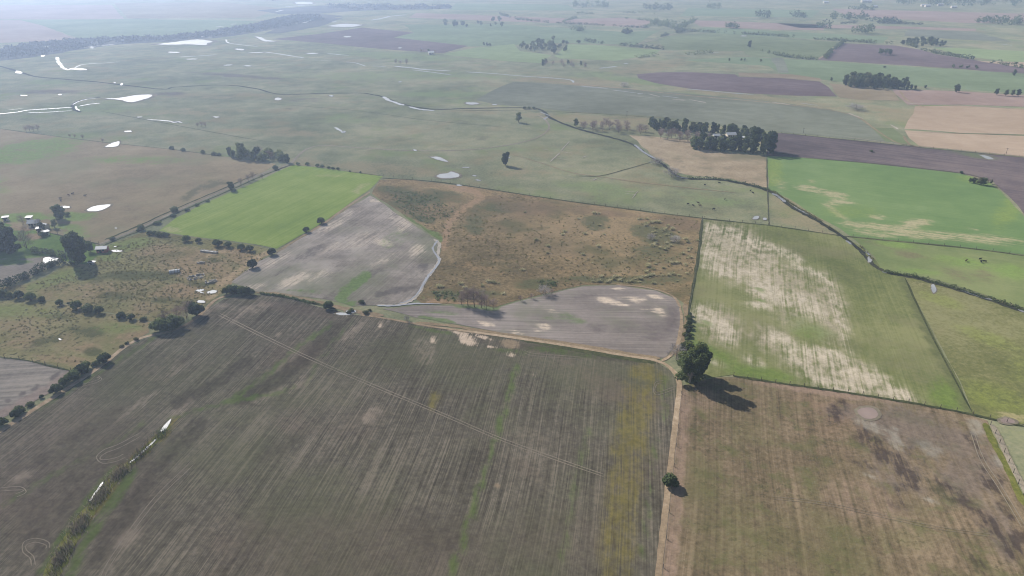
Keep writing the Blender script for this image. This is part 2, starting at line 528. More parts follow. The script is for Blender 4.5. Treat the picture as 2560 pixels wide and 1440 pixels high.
M_vivid = field_mat("vivid_green_crop", (94, 118, 72), (108, 131, 80), (124, 143, 92), row=((1950, 400), (2480, 455)), streak=.22, sw=.6, big=.45, fine=.15,
                    layers=[('bare', (184, 168, 136), 1.2, .45, .7), ('olive', (126, 142, 74), .5, .35, .8)])
sheet("green_field", [(1918, 391), (2000, 394), (2150, 407), (2400, 434), (2474, 455), (2512, 490), (2560, 542), (2660, 640), (2660, 660), (2560, 637), (2400, 617), (2200, 598), (2125, 590), (2100, 572), (2050, 545), (1990, 508), (1950, 486), (1922, 474)],
      M_vivid, 0.09, 4, 0.6, 10,
      {'bare': [('e', 2150, 565, 60, 8, .7, 8), ('e', 2230, 572, 90, 10, .7, 8), ('e', 2290, 587, 110, 11, .72, 6), ('e', 2380, 592, 90, 11, .6, 4), ('e', 2290, 558, 40, 8, .9, -10), ('e', 2180, 585, 60, 7, .8, 10),
                ('s', [(1930, 440), (1960, 470)], 12, .6), ('s', [(2000, 470), (2110, 490), (2070, 515), (2110, 550)], 8, .7), ('e', 2100, 507, 40, 5, .8, -4), ('e', 2190, 542, 16, 7, .8, 0), ('e', 2480, 600, 70, 12, .6, 5),
                ('e', 2030, 454, 14, 2.5, .8, 3), ('e', 2020, 467, 16, 3, .7, 3), ('e', 2425, 571, 12, 3, .9, 6), ('e', 2540, 605, 20, 7, .6, 0)],
       'olive': [('e', 1935, 430, 25, 40, .8, 0), ('e', 2520, 530, 30, 60, .7, 40), ('e', 2130, 530, 90, 20, .5, 0), ('e', 2440, 450, 60, 14, .6, 10)]})

M_strip = field_mat("green_meadow", (100, 113, 70), (115, 126, 80), (132, 138, 92), row=((2200, 620), (2500, 660)), streak=.2, big=.7, fine=.2,
                    layers=[('bare', (118, 108, 84), .6, .3, .7), ('lush', (122, 146, 74), .8, .45, .7)])
sheet("meadow", [(2128, 593), (2200, 601), (2400, 620), (2560, 641), (2760, 672), (2760, 840), (2560, 770), (2440, 730), (2330, 696), (2250, 684), (2205, 678), (2185, 640)],
      M_strip, 0.11, 4, 0.6, 10,
      {'bare': [('e', 2270, 637, 40, 10, .8, 10), ('e', 2400, 690, 60, 14, .6, 20), ('e', 2350, 650, 80, 6, .6, 8), ('e', 2200, 610, 50, 8, .6, 10), ('e', 2460, 690, 30, 20, .6, 30)],
       'lush': [('e', 2240, 612, 60, 8, .9, 6), ('e', 2400, 655, 90, 14, .7, 8), ('e', 2300, 680, 60, 8, .7, 6), ('e', 2530, 680, 50, 20, .9, 10)]})

M_drytan = field_mat("dry_grass", (138, 122, 98), (163, 146, 120), (184, 168, 142), big=.6, fine=.4, tints=[((118, 112, 86), .03, .5, .66, .8), ((122, 112, 92), .12, .56, .68, .5)])
sheet("dry_field", [(1572, 338), (1640, 342), (1720, 350), (1760, 370), (1800, 380), (1850, 384), (1917, 389), (1918, 470), (1870, 460), (1830, 447), (1740, 440), (1690, 430), (1660, 405), (1625, 384), (1600, 360)], M_drytan, 0.08, None, 1.2, 8)

M_bright = field_mat("young_green_crop", (112, 134, 62), (130, 148, 70), (148, 160, 88), row=((420, 575), (800, 420)), streak=.28, big=.45, fine=.18, sw=.7,
                     layers=[('pale', (168, 160, 118), .6, .3, .6)])
sheet("green_field", [(735, 413), (790, 418), (860, 428), (958, 441), (925, 474), (870, 512), (800, 561), (745, 592), (692, 622), (640, 611), (560, 600), (470, 590), (398, 577), (440, 545), (520, 505), (600, 472), (668, 442), (715, 420)],
      M_bright, 0.1, 4, 0.5, 8, {'pale': [('e', 905, 465, 30, 6, .8, -20), ('e', 895, 478, 20, 5, .8, -20), ('e', 420, 572, 40, 8, .8, 10), ('e', 820, 440, 40, 5, .6, 0)]})

M_grey = field_mat("grey_bare_soil", (112, 104, 95), (140, 131, 121), (168, 157, 146), row=((600, 715), (925, 510)), streak=.26, big=.75, fine=.3,
                   tints=[((178, 168, 156), .03, .5, .66, .6), ((112, 104, 97), .045, .55, .7, .6), ((116, 120, 92), .02, .5, .68, .6)],
                   layers=[('bare', (206, 190, 170), 1.1, .45, .8), ('dark', (92, 86, 82), .7, .3, .7), ('green', (104, 126, 70), .7, .28, .8)])
sheet("bare_field", [(925, 489), (962, 512), (1010, 546), (1060, 580), (1095, 601), (1099, 650), (1072, 690), (1042, 738), (1012, 757), (960, 764), (880, 766), (830, 752), (760, 742), (690, 733), (632, 729), (578, 706), (640, 657), (692, 634), (745, 600), (800, 568), (870, 521)],
      M_grey, 0.1, 2.5, 0.5, 6,
      {'bare': soften([('e', 940, 502, 16, 4, 1, 0), ('e', 960, 607, 24, 9, 1.1, 10), ('e', 1042, 628, 22, 14, 1.1, -35), ('e', 1010, 570, 20, 12, .8, -20), ('e', 830, 565, 40, 9, .8, -25), ('e', 735, 700, 44, 13, 1.1, -25), ('e', 800, 690, 40, 14, .6, -30),
                ('e', 690, 650, 50, 10, .6, -30), ('e', 1000, 545, 40, 20, .6, 30), ('e', 900, 600, 60, 20, .45, -20), ('e', 640, 715, 30, 6, .8, -10), ('e', 830, 620, 40, 14, .5, -20), ('e', 960, 655, 50, 12, .5, -30), ('e', 880, 530, 30, 10, .5, -20)], 0.68),
       'dark': [('e', 780, 630, 60, 14, .6, -25), ('e', 920, 690, 80, 16, .5, -30), ('e', 1000, 725, 60, 10, .8, -10), ('e', 960, 735, 30, 6, 1.1, -8), ('e', 700, 680, 40, 10, .5, -25), ('e', 1060, 670, 20, 16, .7, -40)],
       'green': [('s', [(850, 745), (880, 715), (915, 690)], 13, 1.0), ('s', [(850, 760), (890, 762)], 8, .9), ('e', 990, 600, 50, 25, .4, -20), ('e', 760, 728, 60, 5, .6, 5)]})

M_scrub = field_mat("brown_scrub_grass", (104, 92, 66), (137, 119, 87), (162, 140, 106), big=.6, fine=.6, bump=.4,
                    tints=[((122, 107, 82), .02, .5, .64, .6), ((96, 94, 64), .028, .53, .64, .75), ((160, 132, 96), .05, .56, .7, .6)],
                    speck=((70, 66, 50), .6, .58, .68, .7),
                    layers=[('olive', (92, 94, 66), .9, .3, .85), ('path', (158, 132, 104), .5, .25, .8), ('green', (104, 122, 70), .5, .25, .9), ('red', (122, 102, 82), .6, .45, .6)])
sheet("scrub_field", [(948, 450), (1000, 447), (1100, 458), (1200, 471), (1330, 491), (1500, 515), (1620, 532), (1754, 546), (1748, 620), (1737, 690), (1729, 745), (1722, 775), (1706, 755), (1680, 738), (1640, 724), (1550, 711), (1460, 712), (1380, 730), (1300, 750), (1240, 768), (1160, 760), (1060, 762), (1038, 746), (1075, 690), (1102, 650), (1099, 600), (1062, 575), (1012, 541), (962, 506), (930, 484)],
      M_scrub, 0.08, 3, 0.6, 6,
      {'olive': [('e', 1000, 482, 60, 14, .9, 10), ('e', 1060, 500, 70, 12, .9, 0), ('e', 1110, 490, 60, 14, .8, 10), ('e', 1010, 520, 50, 10, .8, 20), ('e', 1050, 545, 40, 8, .8, 20), ('e', 1260, 515, 70, 18, .8, 0), ('e', 1490, 555, 40, 20, .9, 0), ('e', 1640, 590, 70, 26, .8, 20), ('e', 1650, 640, 60, 30, .6, 10), ('e', 1340, 710, 60, 14, .8, 0), ('e', 1160, 735, 100, 16, .6, 0), ('e', 1480, 700, 80, 10, .9, 0), ('e', 1640, 700, 90, 14, .8, 0), ('e', 1190, 560, 30, 30, .5, 0)],
       'path': [('s', [(1110, 620), (1120, 560), (1160, 520), (1205, 495), (1190, 478), (1130, 468)], 7, 1.0), ('s', [(1070, 752), (1150, 757), (1230, 768)], 3, .9)],
       'green': [('s', [(1000, 540), (1050, 572), (1098, 600)], 9, 1.0), ('e', 1085, 590, 16, 12, 1.1, 0), ('e', 1050, 745, 10, 16, .7, 20)],
       'red': [('e', 1330, 520, 90, 20, .9, 5), ('e', 1700, 560, 60, 16, 1, 10), ('e', 1240, 500, 40, 10, .8, 0), ('e', 1480, 530, 120, 10, .7, 5)]})

M_lens = field_mat("lens_stubble", (118, 110, 103), (141, 131, 123), (164, 153, 144), row=((1010, 780), (1650, 800)), streak=.4, big=.5, fine=.2,
                   tints=[((118, 121, 94), .025, .5, .66, .55)],
                   layers=[('bare', (214, 196, 174), 1.2, .4, .88), ('dark', (104, 94, 92), .7, .35, .75), ('green', (104, 124, 72), .6, .3, .8)])
sheet("stubble_field", [(955, 772), (1060, 764), (1150, 764), (1240, 770), (1300, 753), (1380, 734), (1460, 716), (1550, 714), (1640, 727), (1686, 746), (1702, 775), (1699, 830), (1684, 870), (1662, 896), (1560, 884), (1400, 858), (1280, 838), (1150, 812), (1040, 794)],
      M_lens, 0.1, 2, 0.4, 6,
      {'bare': soften([('e', 1515, 752, 26, 8, 1.2, 12), ('e', 1545, 760, 30, 5, 1.1, 8), ('e', 1592, 751, 20, 6, 1.2, 0), ('e', 1645, 777, 20, 9, 1.25, 20), ('e', 1660, 788, 16, 6, 1.1, 20), ('e', 1625, 775, 30, 3, .8, 5), ('e', 1640, 742, 24, 5, 1.1, 15), ('e', 1548, 724, 20, 3.5, 1.1, 4), ('e', 1215, 809, 20, 7, 1.2, 10),
                ('e', 1358, 813, 22, 9, 1.1, 20), ('e', 1345, 827, 12, 6, 1, 0), ('e', 1382, 778, 18, 4, 1.1, 4), ('e', 1290, 832, 22, 6, 1, 8), ('e', 1580, 745, 40, 5, .7, 0)], 0.62),
       'dark': [('e', 1680, 800, 22, 40, .7, 0), ('e', 1640, 830, 40, 30, .6, 0), ('e', 1490, 820, 30, 14, .6, 0), ('e', 1460, 742, 40, 5, .7, -10), ('e', 1400, 790, 60, 8, .4, 0), ('e', 1560, 820, 50, 20, .4, 0)],
       'green': [('e', 1400, 795, 50, 16, .55, 0), ('e', 1100, 780, 60, 6, .6, 5), ('e', 1440, 805, 30, 8, .7, 0), ('s', [(1130, 763), (1240, 772)], 5, 1.0), ('s', [(1050, 792), (1130, 806)], 5, .9)]})

M_streak = field_mat("streaked_green_field", (92, 100, 58), (112, 117, 72), (134, 134, 90), row=((1745, 900), (1800, 560)), streak=.25, big=.7, fine=.3, bump=.2,
                     tints=[((118, 114, 84), .02, .5, .66, .6)],
                     layers=[('thin', (164, 153, 130), 1.1, .5, .9), ('bare', (200, 187, 166), 1.4, .6, .72), ('lush', (100, 124, 52), .8, .5, .6), ('dark', (96, 100, 66), .5, .3, .8)])
sheet("meadow", [(1757, 549), (1840, 556), (1922, 564), (2090, 589), (2140, 608), (2190, 650), (2212, 682), (2262, 694), (2300, 775), (2350, 868), (2400, 960), (2432, 1036), (2300, 1010), (2180, 990), (2050, 970), (1930, 955), (1830, 938), (1765, 947), (1716, 962), (1706, 930), (1706, 880), (1712, 852), (1722, 780), (1737, 700), (1750, 610)],
      M_streak, 0.1, 2.5, 0.4, 6,
      {'thin': [('e', 1850, 640, 120, 70, .72, 25), ('e', 1960, 720, 120, 60, .72, 20), ('e', 1790, 810, 70, 50, .6, 20), ('e', 2070, 780, 50, 100, .62, -10), ('e', 2100, 940, 150, 55, .72, 22), ('e', 1930, 850, 70, 40, .5, 20), ('e', 2220, 985, 90, 30, .7, 25), ('e', 1790, 600, 40, 36, .7, 0), ('e', 1990, 800, 60, 30, .55, 10)],
       'bare': [('s', [(1764, 570), (1830, 580), (1880, 605), (1980, 640), (2000, 655)], 12, .5), ('e', 1895, 615, 40, 16, .62, 25), ('e', 1970, 640, 40, 12, .5, 25), ('s', [(1990, 665), (2060, 690), (2080, 720)], 8, .6), ('s', [(2085, 740), (2100, 790), (2115, 850), (2126, 895)], 10, .5),
                ('e', 1780, 640, 30, 50, .45, 0), ('e', 1800, 675, 50, 18, .58, 15), ('e', 1870, 690, 70, 24, .4, 15), ('e', 1930, 735, 64, 26, .66, 20), ('e', 1900, 765, 40, 10, .6, 5), ('e', 2000, 755, 60, 24, .5, 15), ('e', 2030, 785, 50, 20, .4, 10),
                ('e', 1760, 785, 36, 22, .7, 20), ('e', 1800, 818, 44, 20, .68, 25), ('e', 1822, 845, 24, 24, .64, 0), ('s', [(1930, 838), (1985, 872), (2090, 892)], 18, .62), ('s', [(1985, 890), (2030, 940), (2130, 975)], 20, .56), ('e', 2110, 968, 70, 12, .68, 10), ('e', 2200, 960, 70, 26, .48, 30), ('e', 2255, 990, 40, 18, .5, 40), ('e', 2110, 925, 80, 26, .5, 20), ('e', 1790, 905, 24, 10, .5, 30), ('e', 1885, 905, 30, 14, .5, 30),
                ('e', 1850, 650, 110, 60, .3, 25)],
       'lush': [('e', 1745, 880, 36, 24, 1, 40), ('e', 1900, 935, 90, 18, 1, 8), ('e', 1800, 890, 50, 16, .8, 25), ('e', 2030, 830, 60, 22, .7, 10), ('e', 2370, 985, 50, 40, .9, 30), ('e', 1735, 830, 16, 30, .6, 0), ('e', 2000, 800, 40, 12, .5, 0), ('e', 1903, 724, 9, 6, 1.3, 0), ('e', 1900, 752, 8, 5, 1.2, 0), ('e', 1762, 810, 12, 7, 1.3, 0)],
       'dark': [('s', [(2262, 700), (2330, 850), (2425, 1030)], 16, .8), ('e', 2120, 690, 60, 30, .5, 30), ('e', 1960, 590, 90, 16, .5, 8)]})

M_rgreen = field_mat("olive_meadow", (94, 98, 60), (113, 113, 73), (136, 133, 94), big=.6, fine=.5, bump=.25,
                     tints=[((126, 132, 66), .018, .48, .66, .5), ((134, 128, 92), .03, .54, .68, .5)],
                     layers=[('lush', (126, 136, 66), .9, .55, .45), ('bare', (160, 148, 110), .6, .3, .7)])
sheet("meadow", [(2206, 682), (2262, 688), (2330, 704), (2440, 738), (2560, 778), (2760, 850), (2760, 1120), (2560, 1062), (2470, 1046), (2432, 1036), (2402, 955), (2352, 865), (2302, 772), (2264, 694)],
      M_rgreen, 0.115, 4, 0.4, 8,
      {'lush': [('e', 2480, 990, 90, 30, .9, 15), ('e', 2350, 750, 60, 14, .7, 20), ('e', 2480, 850, 90, 16, .7, 20), ('e', 2540, 920, 40, 40, .6, 0)], 'bare': [('e', 2530, 1045, 40, 12, .9, 10), ('e', 2300, 710, 50, 6, .6, 10)]})

M_rbrown = field_mat("brown_grazed_grass", (90, 80, 62), (119, 104, 82), (146, 128, 104), row=((1740, 1440), (1760, 1000)), streak=.4, big=.4, fine=.48, bump=.35, sw=.6,
                     tints=[((106, 103, 68), .03, .49, .66, .5), ((138, 114, 95), .03, .54, .68, .5), ((96, 98, 62), .14, .5, .66, .6)],
                     speck=((70, 68, 48), .9, .58, .68, .45),
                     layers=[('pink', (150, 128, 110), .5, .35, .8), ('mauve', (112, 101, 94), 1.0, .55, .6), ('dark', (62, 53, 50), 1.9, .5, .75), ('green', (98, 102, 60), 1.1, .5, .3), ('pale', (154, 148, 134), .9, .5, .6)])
sheet("pasture", [(1705, 965), (1760, 950), (1830, 942), (1930, 958), (2050, 974), (2180, 994), (2300, 1014), (2432, 1040), (2468, 1052), (2490, 1110), (2540, 1220), (2600, 1340), (2700, 1560), (1640, 1560), (1652, 1440), (1672, 1240), (1688, 1080)],
      M_rbrown, 0.09, 1.8, 0.3, 4,
      {'pink': [('s', [(1712, 990), (1697, 1180), (1670, 1440)], 19, .75), ('e', 2060, 980, 200, 12, .8, 8), ('e', 2150, 1250, 130, 60, .5, 20), ('e', 1760, 1000, 60, 30, .5, 0)],
       'mauve': [('e', 2300, 1080, 160, 50, 1, 15), ('e', 2420, 1180, 80, 80, .9, 40), ('e', 2250, 1180, 90, 60, .6, 30), ('e', 2500, 1330, 40, 90, .7, -30), ('e', 2120, 1030, 60, 20, .7, 0)],
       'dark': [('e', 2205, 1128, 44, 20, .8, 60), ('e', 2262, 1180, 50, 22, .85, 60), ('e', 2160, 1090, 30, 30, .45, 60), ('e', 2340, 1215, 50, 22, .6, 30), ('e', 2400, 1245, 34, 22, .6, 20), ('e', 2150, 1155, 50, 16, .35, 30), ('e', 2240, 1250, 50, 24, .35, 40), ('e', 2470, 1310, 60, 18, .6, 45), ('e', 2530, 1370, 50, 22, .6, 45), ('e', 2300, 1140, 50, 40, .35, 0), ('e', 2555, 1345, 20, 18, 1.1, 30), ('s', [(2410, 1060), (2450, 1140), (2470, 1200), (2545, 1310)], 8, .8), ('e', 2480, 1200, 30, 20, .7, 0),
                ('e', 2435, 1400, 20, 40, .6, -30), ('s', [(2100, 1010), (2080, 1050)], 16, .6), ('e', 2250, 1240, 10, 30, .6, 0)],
       'green': [('s', [(1758, 1040), (1748, 1130), (1744, 1210)], 7, .8), ('e', 1860, 1340, 120, 110, .55, 0), ('e', 1870, 1100, 60, 60, .6, 0), ('s', [(1935, 980), (1938, 1110)], 12, .7), ('e', 2030, 1230, 20, 60, .9, 0), ('e', 2250, 1350, 100, 40, .5, 0), ('e', 2440, 1255, 16, 14, 1.1, 30), ('e', 2350, 1230, 60, 14, .7, 40), ('s', [(2395, 1340), (2410, 1380), (2450, 1440)], 12, .7), ('e', 1960, 1020, 60, 20, .6, 0), ('e', 2100, 1400, 120, 40, .5, 0), ('e', 1780, 1200, 50, 80, .5, 0)],
       'pale': [('s', [(2232, 1080), (2245, 1115)], 11, .9), ('e', 2325, 1125, 36, 20, .7, 20), ('e', 2175, 1185, 10, 8, 1, 0), ('e', 2325, 1250, 14, 6, 1, 0), ('s', [(2150, 1050), (2195, 1075)], 12, .8), ('e', 2440, 1070, 26, 20, .8, 30), ('e', 2290, 1190, 6, 5, 1, 0), ('e', 2500, 1150, 30, 20, .5, 40)]})

M_left = field_mat("grey_row_stubble", (112, 106, 98), (140, 132, 122), (162, 152, 140), row=((0, 945), (150, 935)), streak=.5, big=.4, fine=.3, sw=.6,
                   layers=[('pink', (146, 130, 120), .5, .3, .8), ('dark', (104, 96, 92), .5, .3, .8)])
sheet("stubble_field", [(-200, 872), (0, 894), (60, 901), (130, 914), (178, 928), (172, 940), (120, 985), (60, 1018), (0, 1048), (-200, 1150)], M_left, 0.1, 2, .3, 5,
      {'pink': [('s', [(180, 935), (120, 975), (0, 1040), (-100, 1090)], 13, 1.0)], 'dark': [('s', [(160, 925), (100, 965), (0, 1012)], 3, .9)]})

M_pastl = field_mat("rough_olive_pasture", (106, 102, 66), (132, 126, 86), (154, 144, 106), big=.6, fine=.55, bump=.5,
                    tints=[((146, 124, 98), .03, .5, .64, .6), ((110, 116, 68), .02, .52, .68, .4)], speck=((66, 68, 46), .55, .56, .66, .8),
                    layers=[('brown', (148, 126, 98), .7, .35, .75), ('olive', (78, 82, 52), 1.0, .3, .8), ('green', (114, 130, 68), .8, .5, .6), ('pale', (170, 148, 116), .5, .3, .8)])
sheet("pasture", [(-250, 690), (0, 738), (60, 740), (150, 758), (330, 797), (375, 806), (372, 832), (330, 855), (262, 900), (215, 918), (182, 928), (130, 912), (60, 899), (0, 892), (-250, 862)], M_pastl, 0.085, 2.2, .3, 5,
      {'brown': [('e', 160, 900, 120, 14, .6, 8), ('e', 330, 840, 60, 14, .7, -20), ('e', 220, 870, 50, 14, .5, 0), ('e', 60, 860, 60, 20, .5, 0)],
       'olive': [('e', 200, 830, 60, 22, .7, 0), ('e', 130, 850, 60, 14, .6, -10), ('e', 150, 790, 60, 12, .5, 0), ('e', 235, 880, 24, 12, .7, 0), ('e', 90, 880, 60, 12, .5, 0)],
       'green': [('e', 60, 780, 100, 20, .6, 0), ('e', 300, 820, 70, 14, .5, 0)], 'pale': [('s', [(195, 920), (120, 975), (40, 1030)], 4, .8)]})
sheet("pasture", [(-250, 645), (0, 720), (60, 712), (120, 690), (165, 660), (235, 660), (250, 622), (290, 605), (360, 580), (400, 580), (470, 593), (560, 603), (640, 615), (690, 628), (650, 650), (585, 704), (560, 732), (530, 752), (500, 775), (470, 780), (380, 804), (330, 795), (150, 756), (60, 738), (0, 736), (-250, 688)], M_pastl, 0.08, 2.2, .4, 5,
      {'brown': [('e', 480, 660, 140, 40, .8, 10), ('e', 600, 640, 70, 20, .9, 20), ('e', 300, 720, 140, 24, .6, 0), ('e', 450, 730, 100, 24, .7, 0), ('e', 560, 690, 60, 30, .8, 20)],
       'olive': [('e', 310, 690, 60, 16, .9, 0), ('e', 290, 740, 50, 12, .8, 0), ('e', 240, 700, 30, 14, .6, 0), ('e', 400, 690, 60, 14, .5, 0), ('e', 430, 640, 60, 10, .7, -8), ('e', 520, 650, 40, 8, .6, 0), ('e', 420, 750, 60, 10, .5, 0), ('e', 500, 710, 40, 8, .6, 0)],
       'green': [('e', 320, 612, 60, 14, 1, -10), ('e', 260, 640, 40, 14, 1, 0), ('e', 130, 700, 70, 16, 1, -20), ('e', 50, 740, 60, 8, .7, 0), ('e', 170, 690, 60, 20, .7, 0)],
       'pale': [('s', [(520, 750), (560, 705), (640, 645), (690, 625)], 7, .9), ('s', [(440, 690), (520, 640), (545, 625)], 4, .7), ('e', 560, 630, 40, 6, .6, 0)]})
# pasture behind the track on the left, and the farmyard lawn
M_mauve = field_mat("grazed_mauve_pasture", (126, 112, 88), (148, 132, 104), (164, 148, 118), big=.5, fine=.3,
                    tints=[((124, 126, 92), .014, .5, .66, .5)], layers=[('green', (116, 138, 72), .6, .35, .85), ('olive', (86, 88, 64), .8, .3, .7)])
sheet("pasture", [(-300, 360), (0, 322), (100, 336), (260, 356), (430, 373), (560, 391), (690, 410), (650, 434), (560, 474), (450, 521), (345, 571), (285, 595), (250, 608), (200, 600), (125, 582), (-300, 540)], M_mauve, 0.07, 6, .6, 10,
      {'green': [('e', 60, 380, 160, 30, .8, -10), ('e', 190, 540, 60, 10, 1, 0), ('e', 60, 545, 90, 12, 1, 0), ('e', 160, 570, 60, 10, .9, 5), ('e', 210, 595, 60, 6, .7, 0), ('e', 330, 400, 160, 12, .5, 0), ('e', -100, 470, 120, 60, .6, 0)],
       'olive': [('e', 510, 470, 50, 10, .8, -20), ('e', 460, 495, 40, 8, .7, -20), ('e', 550, 455, 40, 6, .7, 0)]})
M_yard = field_mat("farmyard_lawn", (84, 108, 54), (102, 124, 64), (120, 138, 78), big=.5, fine=.3, layers=[('bare', (150, 128, 106), .5, .3, .9)])
sheet("lawn", [(-300, 545), (0, 555), (125, 583), (195, 600), (248, 612), (252, 635), (215, 662), (160, 652), (60, 640), (0, 650), (-300, 640)], M_yard, 0.09, 4, .4, 8, {'bare': [('e', 90, 592, 20, 8, 1, 0), ('e', 60, 570, 40, 7, .8, 0)]})
M_lyard = field_mat("grey_yard_soil", (116, 108, 100), (136, 128, 118), (156, 146, 134), row=((0, 690), (120, 660)), streak=.3, big=.4, fine=.3, layers=[('green', (104, 128, 60), .5, .3, .9)])
sheet("bare_field", [(-300, 640), (0, 648), (60, 636), (150, 645), (150, 655), (60, 698), (0, 715), (-300, 780)], M_lyard, 0.1, 3, .3, 6, {'green': [('e', 20, 655, 60, 8, 1, 0), ('e', 60, 640, 60, 6, .9, 0)]})

# the great ploughed field in front
M_main = field_mat("sown_grey_soil", (72, 66, 57), (100, 94, 82), (136, 126, 111), row=((1130, 1440), (1290, 930)), streak=.5, big=.3, fine=.36, sw=1.75,
                   tints=[((96, 98, 72), .02, .45, .66, .5), ((120, 104, 92), .03, .52, .72, .45)],
                   layers=[('mauve', (100, 88, 80), .5, .45, .5), ('pale', (156, 142, 126), 1.1, .5, .6), ('dark', (62, 57, 50), 1.3, .55, .6), ('green', (86, 104, 50), .9, .4, .7), ('yellow', (120, 110, 54), 1.3, .65, .75), ('bare', (206, 186, 164), 1.2, .35, .85), ('tan', (150, 132, 108), .5, .3, .8)])
sheet("ploughed_field", [(-260, 1240), (-200, 1190), (0, 1082), (100, 1020), (190, 962), (262, 912), (312, 872), (360, 848), (430, 832), (480, 806), (520, 772), (560, 748), (620, 736), (700, 742), (800, 768), (880, 786), (960, 798), (1080, 820), (1200, 836), (1400, 868), (1560, 894), (1640, 904), (1676, 926), (1692, 960), (1684, 1040), (1668, 1200), (1648, 1380), (1634, 1560), (-260, 1560)],
      M_main, 0.1, 1.8, .3, 4,
      {'mauve': [('e', 200, 1200, 240, 200, .8, -30), ('e', 900, 1380, 400, 120, .7, 0), ('e', 750, 775, 120, 14, 1, 10), ('e', 1330, 870, 160, 12, .7, 8), ('e', 1400, 1350, 200, 100, .5, 0)],
       'pale': [('e', 480, 800, 120, 16, .5, -35), ('e', 350, 1010, 60, 10, .8, -35), ('e', 430, 930, 50, 10, .7, -35), ('e', 620, 780, 80, 16, .6, -20), ('e', 930, 1035, 30, 18, 1, -40), ('e', 750, 960, 40, 10, .8, -35), ('e', 880, 830, 50, 8, .8, -40), ('e', 950, 815, 20, 6, .8, -40), ('s', [(480, 1000), (430, 1045)], 8, .9), ('e', 680, 985, 60, 8, .8, -25), ('e', 320, 1345, 40, 20, .9, -40), ('e', 60, 1190, 40, 12, .7, -20), ('e', 300, 1350, 26, 14, .7, -30), ('e', 1060, 880, 30, 40, .5, -40), ('e', 690, 840, 16, 4, .9, -35), ('e', 545, 765, 40, 10, .6, 0), ('e', 1040, 780, 60, 6, .5, 5)],
       'dark': [('e', 200, 1280, 260, 150, .42, -35), ('s', [(600, 1000), (680, 960), (770, 895), (840, 815)], 17, 1.0), ('s', [(440, 1010), (560, 950), (620, 900)], 14, .9), ('s', [(500, 1060), (440, 1120), (340, 1250), (240, 1400)], 20, .8), ('s', [(300, 1190), (200, 1300), (110, 1440)], 12, .6), ('e', 200, 1090, 160, 20, .5, -33), ('e', 1100, 1330, 100, 60, .4, 0), ('e', 700, 1120, 80, 20, .4, -30), ('s', [(1300, 865), (1450, 885), (1600, 905)], 7, .7)],
       'green': soften([('s', [(420, 1050), (520, 1020), (600, 1000), (690, 985), (740, 965)], 6, .95), ('s', [(560, 1010), (660, 945), (740, 870), (830, 810)], 7, .9), ('s', [(1290, 915), (1245, 1080), (1195, 1230), (1130, 1440)], 10, 1.0), ('s', [(760, 960), (830, 860), (880, 800)], 7, .7), ('s', [(0, 1270), (130, 1190), (260, 1120), (360, 1060)], 8, .7), ('s', [(280, 1170), (180, 1300), (100, 1440)], 10, .9), ('s', [(330, 1180), (230, 1330), (170, 1440)], 16, .9), ('s', [(1470, 1080), (1440, 1200), (1405, 1400)], 14, .55), ('s', [(1660, 950), (1665, 1050)], 14, .7), ('e', 1280, 880, 60, 8, .8, 5), ('s', [(1640, 1100), (1600, 1440)], 10, .6), ('s', [(1020, 815), (1130, 835)], 5, .8), ('s', [(400, 835), (250, 930), (100, 1025)], 6, .8), ('e', 1400, 880, 100, 10, .7, 8)], 0.72),
       'yellow': [('s', [(1610, 950), (1585, 1050), (1565, 1180), (1548, 1320), (1540, 1440)], 44, .66), ('e', 1085, 1000, 12, 24, .9, 20), ('s', [(440, 1050), (400, 1095), (300, 1180), (220, 1300)], 8, .9)],
       'bare': soften([('s', [(1120, 815), (1165, 835), (1165, 855)], 10, .8), ('e', 1170, 852, 22, 12, 1.2, 20), ('e', 1205, 842, 26, 5, 1, 15), ('e', 1230, 868, 10, 4, 1.2, 10), ('e', 1278, 886, 16, 5, 1.2, 0), ('e', 1085, 850, 12, 9, .7, -45), ('e', 950, 815, 14, 4, .8, -40), ('e', 860, 788, 12, 4, 1.1, 0), ('e', 1018, 1304, 3, 3, 1.2, 0), ('e', 1335, 940, 5, 12, .6, 20)], 0.72),
       'tan': [('s', [(960, 792), (1100, 818), (1200, 832)], 5, .9), ('e', 1275, 860, 26, 12, .9, 10), ('e', 1240, 1215, 12, 6, .7, 0), ('e', 640, 730, 60, 4, .7, 5)]})

# --- tracks, verges, wheel marks ------------------------------------------------------------
M_track = field_mat("pale_dirt", (134, 117, 95), (162, 142, 116), (192, 172, 146), big=.5, fine=.5)
M_track2 = field_mat("grey_dirt", (120, 112, 98), (144, 134, 116), (168, 156, 136), big=.5, fine=.4)
M_verge = field_mat("dark_verge_grass", (58, 64, 42), (74, 78, 52), (96, 94, 66), big=.5, fine=.6)
M_dryverge = field_mat("dry_verge_grass", (124, 109, 86), (148, 130, 104), (168, 150, 122), big=.5, fine=.5)
M_greenverge = field_mat("lush_verge_grass", (84, 88, 44), (106, 108, 54), (130, 126, 72), big=.5, fine=.6)
M_wheel = field_mat("wheel_rut_soil", (122, 113, 98), (138, 128, 112), (154, 142, 124), big=.5, fine=.4)

